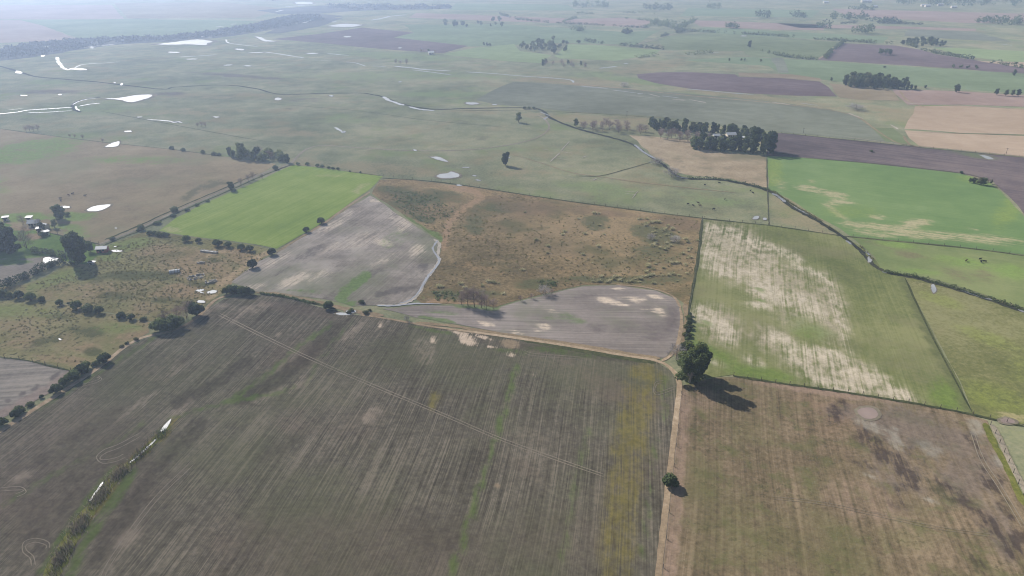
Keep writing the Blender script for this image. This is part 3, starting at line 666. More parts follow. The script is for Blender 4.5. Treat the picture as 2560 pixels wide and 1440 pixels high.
road1 = [(728, 410), (748, 387), (772, 371), (810, 364), (900, 370), (1040, 377), (1160, 375), (1250, 366), (1320, 352), (1358, 336), (1373, 318), (1362, 298), (1345, 288)]
ribbon("dirt_track", road1, [7, 6, 5, 5, 5], M_track2, 0.13, 8, .1)
road2 = [(240, 614), (262, 606), (292, 594), (345, 573), (450, 524), (560, 477), (650, 437), (728, 409)]
ribbon("dirt_track", road2, [11, 10, 9, 8], M_track2, 0.13, 8, .1)
ribbon("verge", [(256, 616), (300, 597), (352, 576), (456, 527), (566, 480), (656, 440), (726, 413)], [7, 6, 5], M_verge, 0.12, 10, .5)
ribbon("verge", [(262, 600), (340, 568), (445, 520), (555, 473), (645, 434)], [7, 6, 5], M_verge, 0.125, 10, .5)
ribbon("dirt_track", [(125, 583), (200, 600), (250, 612)], 5, M_verge, 0.13, 8, .3)
road3 = [(-120, 1145), (0, 1078), (100, 1015), (190, 958), (262, 908), (312, 868), (362, 843), (430, 828), (482, 802), (512, 776), (540, 750), (580, 736)]
ribbon("dirt_track", road3, [20, 14, 12, 11, 10, 9], M_track, 0.14, 8, .12)
road4 = [(900, 788), (960, 796), (1080, 817), (1200, 833), (1400, 862), (1560, 889), (1640, 902), (1680, 925), (1698, 962), (1690, 1040), (1672, 1200), (1652, 1380), (1634, 1560)]
ribbon("dirt_track", road4, [6, 8, 10, 11, 11, 11, 13, 14, 16, 18], M_track, 0.15, 8, .12)
ribbon("verge", [(1300, 850), (1400, 867), (1560, 895), (1640, 908)], [14, 20, 24, 12], M_verge, 0.13, 8, .25)
ribbon("dry_verge", [(1040, 806), (1150, 818), (1280, 840), (1400, 856), (1560, 883), (1650, 897)], [12, 14, 16, 14], M_dryverge, 0.14, 8, .3)
ribbon("dirt_track", [(1700, 770), (1704, 800), (1697, 850), (1680, 885), (1655, 903)], [5, 9, 9, 9], M_track, 0.145, 8, .15)
ribbon("dirt_track", [(1540, 712), (1620, 720), (1680, 740), (1702, 770)], [5, 6, 7], M_track, 0.14, 8, .2)
ribbon("dry_verge", [(1712, 760), (1718, 800), (1708, 850), (1690, 890)], [14, 16, 14], M_dryverge, 0.13, 8, .3)
ribbon("dirt_track", [(1290, 194), (1440, 210), (1560, 221), (1700, 237), (1860, 251), (1960, 261), (2080, 276), (2145, 294), (2190, 325), (2240, 356), (2290, 366)], [5, 9, 6, 6, 6, 5, 5, 5, 4], M_dryverge, 0.13, 8, .3)
ribbon("dirt_track", [(2110, 342), (2300, 366), (2430, 378), (2560, 392), (2740, 412)], 4, M_track2, 0.13, 8, .3)
ribbon("dirt_track", [(2270, 257), (2400, 264), (2560, 274), (2740, 288)], 3.5, M_track2, 0.13, 8, .3)
ribbon("dirt_track", [(2258, 340), (2275, 362), (2300, 368)], 6, M_dryverge, 0.13, 6, .3)
ribbon("dirt_track", [(1280, 386), (1360, 410), (1430, 432), (1500, 442), (1600, 456), (1760, 474), (1840, 482)], 3, M_dryverge, 0.13, 8, .4)
ribbon("dirt_track", [(2046, 148), (2075, 130), (2106, 109)], 5, M_track, 0.13, 8, .2)
ribbon("dirt_track", [(2330, 134), (2400, 145), (2480, 156)], 4, M_track2, 0.13, 8, .2)
ribbon("dirt_track", [(1590, 112), (1630, 100), (1700, 80)], 4, M_track2, 0.13, 8, .2)
ribbon("dirt_track", [(2250, 228), (2270, 252), (2310, 268)], 5, M_dryverge, 0.13, 8, .2)
ribbon("dirt_track", [(2480, 1062), (2500, 1100), (2530, 1165), (2575, 1250)], 15, M_track2, 0.135, 8, .1)
ribbon("verge", [(2462, 1058), (2480, 1100), (2515, 1165), (2560, 1265)], 16, M_greenverge, 0.125, 8, .2)
ribbon("dry_verge", [(690, 632), (745, 598), (805, 562), (870, 516), (925, 480)], [8, 8, 7], M_dryverge, 0.12, 8, .35)
ribbon("dry_verge", [(640, 732), (700, 735), (800, 757), (880, 778), (960, 790)], [12, 10, 22, 16], M_dryverge, 0.12, 8, .35)
for line, w in (([(945, 445), (1100, 456), (1330, 490), (1500, 514), (1755, 546), (1922, 564), (2090, 588), (2200, 600), (2400, 619), (2560, 640), (2700, 662)], 5),
                ([(1917, 389), (1918, 470), (1923, 563)], 3), ([(1756, 548), (1748, 620), (1736, 700), (1720, 790)], 8),
                ([(1832, 940), (1930, 956), (2050, 973), (2180, 992), (2300, 1012), (2432, 1037), (2560, 1066)], 9), ([(2262, 696), (2330, 840), (2432, 1035)], 5),
                ([(650, 735), (700, 741), (780, 757), (840, 774)], 8), ([(1916, 389), (2150, 406), (2400, 433), (2475, 453)], 3),
                ([(0, 895), (60, 901), (178, 928)], 6), ([(0, 322), (100, 336), (260, 356), (430, 374), (560, 392)], 3), ([(1925, 330), (2300, 369), (2560, 394)], 3),
                ([(1140, 276), (1400, 280), (1650, 296), (1925, 331)], 3), ([(660, 258), (900, 278), (1060, 300), (1280, 320)], 2), ([(860, 428), (960, 441)], 4), ([(2300, 331), (2560, 339)], 2),
                ([(1440, 440), (1500, 440), (1560, 425), (1630, 405)], 3), ([(250, 278), (420, 310), (640, 350), (760, 362)], 2)):
    ribbon("verge", line, w, M_verge, 0.16, 6, .45)
# wheel marks in the sown field
def wheels(pts, gap, w=1.6):
    P = np.array(pts, float)
    for s in (-1, 1):
        Q = []
        for i in range(len(P)):
            d = P[min(i + 1, len(P) - 1)] - P[max(i - 1, 0)]
            d /= np.linalg.norm(d)
            Q.append(P[i] + np.array([-d[1], d[0]]) * gap * s / 2)
        ribbon("wheel_track", Q, w, M_wheel, 0.165, 8, .3)
wheels([(545, 785), (680, 852), (800, 908), (950, 972), (1100, 1034), (1250, 1098), (1400, 1152), (1510, 1190)], 6, 2.2)
wheels([(350, 1088), (300, 1115), (262, 1130), (246, 1145), (258, 1155), (290, 1150), (312, 1140)], 9, 2.2)
wheels([(84, 1415), (80, 1395), (62, 1378), (64, 1360), (90, 1352), (118, 1360), (120, 1372)], 10, 2.2)
wheels([(205, 965), (240, 955), (252, 948), (244, 942)], 5, 1.8)
wheels([(0, 1225), (50, 1222), (62, 1230), (40, 1240)], 8, 2)
wheels([(480, 1160), (380, 1260), (280, 1400), (250, 1460)], 10, 2.2)
wheels([(2430, 1080), (2455, 1150), (2500, 1220), (2560, 1320)], 9, 2.2)
wheels([(1930, 1245), (2060, 1260), (2200, 1290), (2340, 1320), (2480, 1340)], 6, 1.1)
wheels([(1690, 970), (1640, 985), (1640, 960), (1660, 955)], 6, 1.6)
wheels([(1310, 880), (1340, 888), (1450, 896)], 6, 1.5)

# ------------------------------------------------------------------ water
M_water = water_mat("still_water", (160, 163, 165), 0.5, 0.05)
M_creek = water_mat("creek_water", (138, 140, 144), 0.46, 0.05)
M_mudwater = water_mat("muddy_water", (150, 132, 122), 0.35, 0.05)
M_bank = field_mat("wet_bank_shade", (42, 44, 38), (56, 58, 48), (80, 78, 62), big=.5, fine=.6)  # wet mud and reeds, with the trench's shade put into the dark colour
M_wetmud = field_mat("wet_mud", (104, 96, 84), (122, 114, 98), (142, 132, 112), big=.5, fine=.5)
M_palemud = field_mat("pale_drying_mud", (150, 140, 126), (172, 162, 148), (196, 186, 172), big=.5, fine=.5)

def pool_poly(pix, mat=None, name="puddle", rim=1.25, z=0.2):
    c = np.mean(np.array(pix, float), 0)
    P = np.array(pix, float)
    L = smooth_line(np.vstack([P, P[:1]]), 5)[:-1]
    L = L + np.array([[rng.gauss(0, .35), rng.gauss(0, .18)] for _ in L])
    if rim:
        sheet("wet_mud", [tuple(c + (p - c) * rim) for p in L], M_wetmud, z - 0.03)
    o = sheet(name, [tuple(p) for p in L], mat or M_water, z)
def pool(u, v, ru, rv, mat=None, rim=1.3):
    n = 11
    ph = rng.uniform(0, 6)
    pix = []
    for k in range(n):
        a = 2 * math.pi * k / n
        r = 1 + 0.22 * math.sin(2 * a + ph) + rng.uniform(-.15, .15)
        pix.append((u + ru * r * math.cos(a), v + rv * r * math.sin(a)))
    pool_poly(pix, mat, rim=rim)
def rill(pts, w, mat=None, name="rill"):
    ribbon(name, pts, w * 1.5, mat or M_water, 0.2, 6, .45)

for p in ([(262, 247), (300, 245), (335, 239), (378, 237), (374, 244), (348, 252), (326, 256), (300, 250)],
          [(385, 111), (430, 106), (470, 101), (500, 99), (531, 104), (518, 108), (513, 113), (470, 111), (430, 112)],
          [(217, 526), (228, 519), (248, 514), (276, 512), (268, 520), (250, 527), (228, 529)],
          [(262, 368), (276, 360), (297, 354), (296, 364), (280, 368)],
          [(107, 656), (110, 646), (130, 643), (149, 648), (136, 656), (116, 660)],
          [(820, 65), (855, 60), (905, 62), (880, 67), (840, 67)],
          [(637, 91), (655, 94), (665, 100), (692, 103), (665, 104), (650, 99)],
          [(1075, 393), (1098, 393), (1120, 405), (1098, 401)],
          [(1090, 441), (1100, 436), (1118, 434), (1128, 430), (1147, 436), (1145, 443), (1125, 446), (1103, 446)],
          [(2448, 388), (2466, 390), (2484, 398), (2468, 398)]):
    pool_poly(p)
pool_poly([(400, 1080), (406, 1070), (415, 1060), (428, 1048), (425, 1058), (418, 1070), (411, 1079)], rim=1.15)
pool_poly([(2142, 1028), (2155, 1021), (2180, 1021), (2194, 1034), (2188, 1046), (2165, 1048), (2150, 1040)], M_mudwater, rim=1.35)
for a in ((195, 173, 20, 2.6), (47, 181, 7, 4), (304, 211, 4, 2.6), (320, 329, 8, 2.2), (1148, 464, 6, 2.2), (293, 628, 11, 3), (150, 849, 4, 1.6), (178, 255, 0, 0), (530, 731, 11, 4), (500, 727, 9, 3), (503, 755, 8, 4),
          (828, 240, 6, 1.4), (695, 248, 10, 2.5), (505, 733, 4, 2), (868, 92, 8, 1.6), (835, 55, 5, 1), (1860, 90, 6, 1.2), (230, 120, 5, 1), (115, 117, 5, 2), (107, 140, 6, 2), (287, 207, 3, 1), (860, 330, 4, 2), (350, 293, 6, 1), (60, 239, 8, 1.2),
          (150, 237, 6, 1), (440, 305, 12, 1.6), (540, 293, 8, 1.4), (1890, 545, 9, 4), (1912, 548, 6, 2.5), (2334, 722, 7, 9), (2174, 650, 5, 9), (288, 617, 3, 1.2), (290, 571, 2, 1), (860, 786, 16, 4), (878, 780, 10, 5), (1270, 395, 5, 1.5), (1038, 376, 5, 1.6),
          (435, 131, 14, 1.6), (480, 148, 14, 1), (600, 124, 10, 2), (640, 132, 16, 1), (780, 134, 14, 1.4), (570, 163, 12, 1), (620, 165, 10, 1), (760, 8, 30, 2.4), (1000, 120, 6, 1), (1180, 259, 20, 2.4), (1236, 262, 8, 1), (1600, 235, 6, 1), (1000, 205, 4, 1), (1075, 540, 0, 0),
          (145, 518, 14, 1.8), (164, 518, 12, 2.4), (1186, 440, 5, 1.5), (1195, 451, 6, 1.4), (1165, 419, 8, 1.2)):
    if a[2] > 0: pool(*a)
for pts, w in (([(-60, 290), (0, 285), (40, 281), (70, 276), (130, 272), (180, 269)], 5), ([(70, 282), (120, 281), (180, 277)], 3), ([(20, 275), (58, 272)], 2), ([(182, 262), (195, 255), (215, 249), (240, 246)], 2.2), ([(198, 266), (225, 261), (252, 258)], 4), ([(190, 266), (191, 272), (199, 277)], 3),
               ([(143, 143), (145, 152), (152, 162), (158, 170), (172, 176)], 5), ([(186, 170), (202, 163), (225, 160), (260, 158), (300, 155)], 2.5), ([(208, 119), (245, 115), (288, 111)], 4), ([(450, 143), (500, 140), (542, 137)], 3.5), ([(500, 91), (530, 94)], 3), ([(622, 73), (655, 65), (705, 58)], 11), ([(438, 94), (447, 89), (456, 86)], 9), ([(540, 68), (558, 66)], 5), ([(575, 61), (592, 60)], 5),
               ([(714, 17), (750, 14), (792, 12)], 7), ([(690, 30), (708, 25)], 5), ([(738, 58), (760, 57), (775, 51), (797, 47)], 5), ([(928, 51), (960, 45), (975, 41), (1016, 37)], 6), ([(565, 99), (570, 107), (600, 112), (645, 117)], 3), ([(660, 130), (690, 134), (740, 142), (760, 145)], 3.5), ([(780, 150), (830, 153)], 1.6), ([(818, 134), (872, 139)], 4), ([(865, 155), (890, 158), (915, 166)], 2.5), ([(930, 165), (965, 167)], 2.4),
               ([(985, 166), (1030, 170), (1060, 174), (1128, 178)], 5.5), ([(1030, 175), (1080, 181), (1130, 188)], 3), ([(1165, 180), (1230, 184), (1300, 190), (1400, 197), (1428, 201), (1434, 207)], 4), ([(1452, 216), (1520, 222)], 3.5), ([(1530, 225), (1600, 234)], 2.4), ([(958, 242), (975, 252), (1010, 264)], 7), ([(1022, 267), (1050, 274), (1086, 277)], 6), ([(1497, 171), (1520, 169), (1542, 166)], 5), ([(1560, 160), (1570, 158)], 4), ([(1715, 223), (1760, 226), (1820, 232), (1885, 237)], 4),
               ([(838, 319), (848, 325), (860, 333)], 5), ([(368, 300), (400, 301), (456, 307)], 4.5), ([(2000, 258), (2045, 264)], 3), ([(1778, 132), (1800, 132)], 3), ([(2325, 38), (2355, 38)], 3),
               ([(2500, 110), (2530, 114)], 4), ([(2360, 138), (2390, 140)], 3), ([(1655, 240), (1700, 246)], 2.5)):
    rill(pts, w)
for pts, w in (([(1375, 405), (1400, 382)], 3), ([(1402, 378), (1424, 353)], 2), ([(1398, 379), (1432, 384)], 2), ([(1382, 395), (1425, 401)], 1.6), ([(1455, 395), (1466, 390)], 2.5), ([(1555, 478), (1600, 482)], 2), ([(1580, 497), (1595, 478)], 2), ([(1562, 484), (1592, 488)], 1.6), ([(1482, 452), (1492, 446)], 2.5), ([(1355, 373), (1372, 376)], 2.5)):
    ribbon("mud_flat", pts, w, M_palemud, 0.2, 6, .5)
for pts, w in (([(1452, 215), (1490, 218), (1520, 222)], 5), ([(1530, 226), (1570, 229)], 3), ([(1620, 235), (1650, 242)], 4), ([(1680, 249), (1715, 251)], 6), ([(1722, 249), (1765, 257)], 6), ([(1930, 256), (1975, 262)], 5), ([(2226, 312), (2246, 324)], 5), ([(2120, 283), (2160, 298)], 5), ([(1560, 237), (1640, 246)], 2), ([(2270, 259), (2340, 262)], 3)):
    ribbon("mud_flat", pts, w, M_palemud, 0.19, 6, .5)
# creek: flat bank strip coloured dark as if shaded, with water in it
creek = [(-120, 140), (0, 166), (55, 182), (100, 193), (250, 206), (400, 223), (440, 218), (560, 213), (640, 222), (700, 236), (800, 234), (900, 233), (925, 236), (960, 243), (1000, 259), (1080, 273), (1180, 271), (1320, 270), (1355, 277), (1380, 297), (1440, 321), (1500, 337), (1560, 353), (1592, 368), (1625, 392), (1655, 410), (1690, 438), (1720, 447), (1800, 450), (1870, 463), (1930, 482), (1985, 522), (2040, 550), (2090, 582), (2130, 608), (2168, 645), (2190, 668), (2225, 684), (2260, 690), (2330, 707), (2440, 740), (2560, 780), (2720, 840)]
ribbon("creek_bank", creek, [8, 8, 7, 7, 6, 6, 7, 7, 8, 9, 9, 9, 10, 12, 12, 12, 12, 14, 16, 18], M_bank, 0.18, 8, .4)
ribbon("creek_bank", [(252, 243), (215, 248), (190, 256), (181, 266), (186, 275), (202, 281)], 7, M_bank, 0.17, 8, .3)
for pts, w in (([(1587, 362), (1598, 372), (1612, 383), (1640, 398)], 7), ([(1370, 292), (1360, 299)], 7), ([(1930, 484), (1950, 494), (1962, 506)], 9), ([(1985, 516), (2005, 528), (2020, 536)], 7), ([(2115, 602), (2128, 612)], 6), ([(2165, 630), (2174, 640)], 6), ([(2400, 725), (2450, 742), (2490, 752)], 9), ([(2545, 775), (2580, 788)], 9), ([(1350, 280), (1375, 290)], 5), ([(1690, 442), (1720, 447)], 4), ([(2205, 680), (2216, 684)], 5)):
    ribbon("creek", pts, w, M_creek, 0.21, 6, .3)
ribbon("creek_mud", [(1085, 598), (1098, 612), (1095, 640), (1098, 652), (1080, 680), (1062, 705), (1045, 738), (1020, 756), (985, 764), (940, 763)], [7, 9, 7, 8, 9, 8, 8, 10, 8, 6], M_palemud, 0.17, 8, .4)
ribbon("creek", [(1094, 602), (1082, 622), (1092, 640), (1098, 652), (1084, 676), (1070, 692), (1046, 732), (1022, 752), (996, 760)], [6, 5, 4, 7, 5, 8, 4, 6, 5], M_creek, 0.2, 8, .5)
ribbon("creek", [(942, 764), (985, 765), (1040, 760), (1105, 761)], [6, 8, 7, 3], M_creek, 0.2, 8, .5)
ribbon("ditch_margin", [(424, 1062), (390, 1100), (330, 1155), (285, 1200), (240, 1255), (195, 1320), (155, 1390), (120, 1460), (90, 1540)], [14, 20, 24, 28, 32, 36, 40, 44, 46], M_greenverge, 0.15, 8, .25)
ribbon("ditch", [(392, 1098), (360, 1128), (325, 1158)], 5, M_creek, 0.19, 8, .4)
ribbon("ditch", [(258, 1206), (238, 1235), (225, 1255)], 5, M_creek, 0.19, 8, .4)
pool_poly([(2500, 1050), (2515, 1046), (2534, 1052), (2536, 1058), (2520, 1060), (2505, 1057)], M_mudwater, rim=1.5)

# ------------------------------------------------------------------ vegetation
L_euc = leaf_mat("eucalypt_leaves", (60, 72, 52), (116, 124, 84), .4)
L_dark = leaf_mat("dark_leaves", (52, 64, 48), (104, 116, 76), .4)
L_olive = leaf_mat("olive_leaves", (78, 84, 56), (112, 112, 76), .3)
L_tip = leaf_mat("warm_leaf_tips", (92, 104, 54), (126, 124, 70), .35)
L_twig = leaf_mat("bare_twigs", (132, 116, 110), (164, 146, 138), 0)
L_greytwig = leaf_mat("grey_twigs", (156, 150, 148), (190, 182, 178), 0)
L_pale = leaf_mat("pale_tussock", (160, 156, 118), (194, 186, 148), .2)
L_reed = leaf_mat("dry_reeds", (150, 142, 122), (188, 178, 156), .2)
L_grass = leaf_mat("grass_clumps", (104, 102, 64), (138, 130, 88), .2)
M_bark = flat_mat("bark", (92, 82, 72), .3, 2)
M_palebark = flat_mat("pale_bark", (150, 140, 128), .25, 2)
M_post = flat_mat("post_wood", (92, 84, 74), .3, 3)
M_wire = flat_mat("fence_wire", (110, 106, 100), .1, 1, .6, .3)

def leaves(mb, rs, centres, radii, n, size, up=0.4, aspect=0.7, hollow=0.55):
    """n small leaf-clump faces spread through each ball of the crown."""
    for c, r in zip(centres, radii):
        m = n
        d = rs.normal(size=(m, 3)); d /= np.linalg.norm(d, axis=1)[:, None]
        rad = rs.uniform(hollow, 1.0, m) ** 0.7
        P = np.array(c) + d * rad[:, None] * np.array(r)
        nr = d * 0.5 + rs.normal(size=(m, 3)) * 0.6; nr[:, 2] += up
        nr /= np.linalg.norm(nr, axis=1)[:, None]
        a = np.cross(nr, rs.normal(size=(m, 3))); a /= np.linalg.norm(a, axis=1)[:, None] + 1e-9
        b = np.cross(nr, a)
        s = size * rs.uniform(.55, 1.35, m)[:, None]
        a *= s; b *= s * aspect
        mb.quadset(np.stack([P - a - b * .4, P + a * .3 - b, P + a + b * .5, P - a * .4 + b], 1))

def blades(mb, rs, n, gen, length, width):
    """thin twigs or blades: gen(i) gives root and direction arrays"""
    P, D = gen(n)
    D = D / (np.linalg.norm(D, axis=1)[:, None] + 1e-9)
    L = length * rs.uniform(.5, 1.3, n)[:, None]
    a = np.cross(D, rs.normal(size=(n, 3))); a /= np.linalg.norm(a, axis=1)[:, None] + 1e-9
    a *= width
    T = P + D * L
    mb.quadset(np.stack([P - a, P + a, T + a * .3, T - a * .3], 1))

PROTO = {}
def proto_tree(kind, seed, h, spread, nball, nleaf, leaf, mat, barkmat, clear=.3, flat=.8, lean=0.0, hollow=.55):
    rs = np.random.RandomState(seed)
    tr = MB(); cr = MB()
    r0 = h * 0.028
    top = Vector((lean * h, 0, h * .72))
    mid = Vector((lean * h * .35 + rs.uniform(-.02, .02) * h, rs.uniform(-.02, .02) * h, h * clear))
    tr.tube([(0, 0, -.1), tuple(mid * .5), tuple(mid), tuple(top)], [r0 * 1.25, r0, r0 * .8, r0 * .25], 7)
    cs, rr = [], []
    for i in range(nball):
        a = 2.4 * i + rs.uniform(-.5, .5)
        f = (i + .5) / nball
        z = h * (clear + (.96 - clear) * (f ** .8)) - h * .06
        env = math.sin(math.pi * (.26 + .54 * f)) ** .7
        q = spread * env * rs.uniform(.35, .95) * (0.75 if i % 3 else .4)
        c = Vector((q * math.cos(a) + lean * z, q * math.sin(a), z))
        br = spread * rs.uniform(.30, .48)
        cs.append(tuple(c)); rr.append((br, br, br * flat))
        st = mid.lerp(top, min(1, f * .8))
        tr.tube([tuple(st), tuple(st.lerp(c, .5) + Vector((0, 0, .03 * h))), tuple(c)], [r0 * .5, r0 * .3, r0 * .1], 5)
    leaves(cr, rs, cs, rr, nleaf, leaf, hollow=hollow)
    PROTO[kind] = [("trunk", tr.mesh("trunk", barkmat)), ("crown", cr.mesh("crown", mat))], h

def proto_bush(kind, seed, h, spread, nball, nleaf, leaf, mat, hollow=.5):
    rs = np.random.RandomState(seed)
    tr = MB(); cr = MB()
    cs, rr = [], []
    for i in range(nball):
        a = 2.4 * i + rs.uniform(-.6, .6)
        q = spread * math.sqrt((i + .3) / nball) * .62
        br = spread * rs.uniform(.34, .55)
        z = max(br * .55, h * rs.uniform(.3, .62) * (1.15 - .45 * i / nball))
        cs.append((q * math.cos(a), q * math.sin(a), z)); rr.append((br, br, br * .85))
        tr.tube([(0, 0, -.1), (q * .4 * math.cos(a), q * .4 * math.sin(a), z * .45), cs[-1]], [h * .025, h * .016, h * .006], 5)
    leaves(cr, rs, cs, rr, nleaf, leaf, hollow=hollow)
    PROTO[kind] = [("trunk", tr.mesh("trunk", M_bark)), ("crown", cr.mesh("crown", mat))], h

def proto_bare(kind, seed, h, spread, n, mat, width, multi=1, clear=.25):
    rs = np.random.RandomState(seed)
    tr = MB(); cr = MB()
    tips = []
    for s in range(multi):
        b = Vector((rs.uniform(-.25, .25) * spread * (multi > 1), rs.uniform(-.25, .25) * spread * (multi > 1), -.1))
        lean = Vector((rs.uniform(-.1, .1), rs.uniform(-.1, .1), 1)) * h * .85
        r0 = h * .02 / math.sqrt(multi)
        tr.tube([tuple(b), tuple(b + lean * .4), tuple(b + lean)], [r0 * 1.2, r0 * .8, r0 * .2], 6)
        for k in range(max(5, 11 // multi)):
            f = clear + (1 - clear) * (k + .5) / max(5, 11 // multi) * .8
            a = 2.4 * k + s
            st = b + lean * f
            L = spread * (1.05 - .5 * f) * rs.uniform(.7, 1.1)
            e = st + Vector((math.cos(a) * L, math.sin(a) * L, h * .2 * rs.uniform(.7, 1.4)))
            tr.tube([tuple(st), tuple(st.lerp(e, .55) + Vector((0, 0, -.02 * h))), tuple(e)], [r0 * .5, r0 * .3, r0 * .1], 4)
            for m in range(4):
                t = .35 + .2 * m
                tips.append((st.lerp(e, min(t, 1.0)), (e - st).normalized()))
        tips.append((b + lean, Vector((0, 0, 1))))
    tp = np.array([tuple(t[0]) for t in tips]); td = np.array([tuple(t[1]) for t in tips])
    def gen(n):
        i = rs.randint(0, len(tp), n)
        P = tp[i] + rs.normal(size=(n, 3)) * h * .05
        D = td[i] + rs.normal(size=(n, 3)) * .7; D[:, 2] += .35
        return P, D
    blades(cr, rs, n, gen, h * .16, width)
    PROTO[kind] = [("trunk", tr.mesh("trunk", M_bark)), ("crown", cr.mesh("crown", mat))], h

proto_tree("euc_a", 1, 14, 5.2, 13, 170, .62, L_euc, M_bark, .12)
proto_tree("euc_b", 2, 15, 4.2, 12, 170, .6, L_euc, M_bark, .14)
proto_tree("dark_a", 3, 13, 5.6, 13, 170, .62, L_dark, M_bark, .07)
proto_tree("dark_b", 4, 14, 4.6, 12, 170, .6, L_dark, M_bark, .08)
proto_tree("olive_a", 5, 10, 5.0, 11, 180, .5, L_olive, M_bark, .25)
proto_tree("cypress", 6, 14, 2.4, 13, 150, .5, L_dark, M_bark, .06, 1.3)
proto_tree("round_tree", 12, 9, 3.9, 11, 200, .48, L_dark, M_bark, .2, .9)
proto_tree("open_tree", 13, 10, 4.0, 11, 120, .5, L_euc, M_bark, .3, .8)
proto_bush("bush_a", 7, 4, 2.4, 9, 170, .26, L_dark)
proto_bush("bush_b", 8, 4, 2.9, 9, 150, .28, L_euc)
proto_bush("bush_c", 9, 3.2, 2.4, 8, 140, .26, L_olive)
proto_bare("bare_a", 10, 10, 4.0, 1000, L_twig, .035)
proto_bare("bare_b", 11, 10, 4.6, 1100, L_twig, .035, 3, .12)
proto_bare("bare_bush", 14, 5, 3.6, 1300, L_greytwig, .03, 6, .06)
proto_bare("poplar", 15, 14, 1.6, 1300, L_twig, .05, 1, .12)
# pampas tussock: one mesh
def proto_tussock(kind, seed, mat, n=110):
    rs = np.random.RandomState(seed); mb = MB()
    def gen(n):
        a = rs.uniform(0, 6.28, n); q = rs.uniform(0, .35, n)
        P = np.stack([q * np.cos(a), q * np.sin(a), np.zeros(n) - .02], 1)
        e = rs.uniform(.25, 1.3, n)
        return P, np.stack([np.cos(a) * np.cos(e), np.sin(a) * np.cos(e), np.sin(e)], 1)
    blades(mb, rs, n, gen, 1.25, .07)
    leaves(mb, rs, [(0, 0, .55)], [(.8, .8, .55)], 45, .22)
    PROTO[kind] = [(None, mb.mesh("grass_tussock", mat))], 1.25
proto_tussock("tussock", 21, L_pale)
proto_tussock("tussock_b", 22, L_grass)
# low far tree: single mesh, a few dozen clumps
def proto_far(kind, seed, h, spread, mat):
    rs = np.random.RandomState(seed); mb = MB()
    mb.tube([(0, 0, -.1), (0, 0, h * .5)], [h * .03, h * .02], 5)
    cs = [(rs.uniform(-.5, .5) * spread, rs.uniform(-.5, .5) * spread, h * rs.uniform(.35, .82)) for _ in range(8)]
    leaves(mb, rs, cs, [(spread * .5,) * 2 + (spread * .42,)] * 8, 45, 1.0)
    PROTO[kind] = [(None, mb.mesh("tree", mat))], h
proto_far("far_a", 31, 14, 5.0, L_dark)
proto_far("far_b", 32, 13, 5.6, L_euc)
proto_far("far_c", 33, 7, 4.6, L_euc)

NAMES = {"euc_a": "eucalyptus_tree", "euc_b": "eucalyptus_tree", "dark_a": "evergreen_tree", "dark_b": "evergreen_tree", "olive_a": "olive_green_tree", "cypress": "cypress_tree", "round_tree": "round_tree", "open_tree": "open_crowned_tree", "bush_a": "shrub", "bush_b": "shrub", "bush_c": "shrub",
         "bare_a": "bare_tree", "bare_b": "bare_tree", "bare_bush": "bare_shrub", "poplar": "bare_poplar", "tussock": "grass_tussock", "tussock_b": "grass_tussock", "far_a": "tree", "far_b": "tree", "far_c": "shrub"}
def plant(kind, u, v, hpx, label, group=None, wide=1.0, cat=None):
    parts, h0 = PROTO[kind]
    x, y = G(u, v)
    t = dep(v)
    s = hpx * t / F / math.cos(math.atan(H / y)) * .97 / h0
    name = NAMES[kind]
    cat = cat or ("shrub" if "shrub" in name else "grass tussock" if "tussock" in name else "tree")
    sx = s * wide * rng.uniform(.92, 1.08)
    rz = rng.uniform(0, 6.28)
    if parts[0][0] is None:
        o = bpy.data.objects.new(name, parts[0][1]); COL.objects.link(o)
        o.location = (x, y, 0.05); o.rotation_euler = (0, 0, rz); o.scale = (sx, sx, s)
    else:
        o = empty(name, (x, y, 0.05), rz, (sx, sx, s))
        for pn, me in parts:
            c = bpy.data.objects.new(pn, me); COL.objects.link(c); c.parent = o
    tag(o, label, cat, group)
    return o

ORD = ["first", "second", "third", "fourth", "fifth", "sixth", "seventh", "eighth", "ninth", "tenth", "eleventh", "twelfth", "thirteenth", "fourteenth"]
def plant_row(items, phrase, group, frm="from left"):
    """items left to right: (kind,u,v,h[,wide]) - each gets its place in the row as its label"""
    for i, it in enumerate(items):
        plant(it[0], it[1], it[2], it[3], f"{ORD[i]} {frm} of the {phrase}", group, it[4] if len(it) > 4 else 1.0)

def grove(poly, n, hr, kinds, label, group, sep=9.0, wide=1.0):
    P = [G(*p) for p in poly]
    A = np.array(P); x0, y0 = A.min(0); x1, y1 = A.max(0)
    pts = []
    for _ in range(n * 60):
        x, y = rng.uniform(x0, x1), rng.uniform(y0, y1)
        if not pip(np.array([x]), np.array([y]), P)[0]: continue
        if any((x - a) ** 2 + (y - b) ** 2 < sep * sep for a, b in pts): continue
        pts.append((x, y))
        if len(pts) >= n: break
    for x, y in pts:
        u, v = inv(np.array([x]), np.array([y]))
        plant(rng.choice(kinds), float(u[0]), float(v[0]), rng.uniform(*hr), label, group, wide)

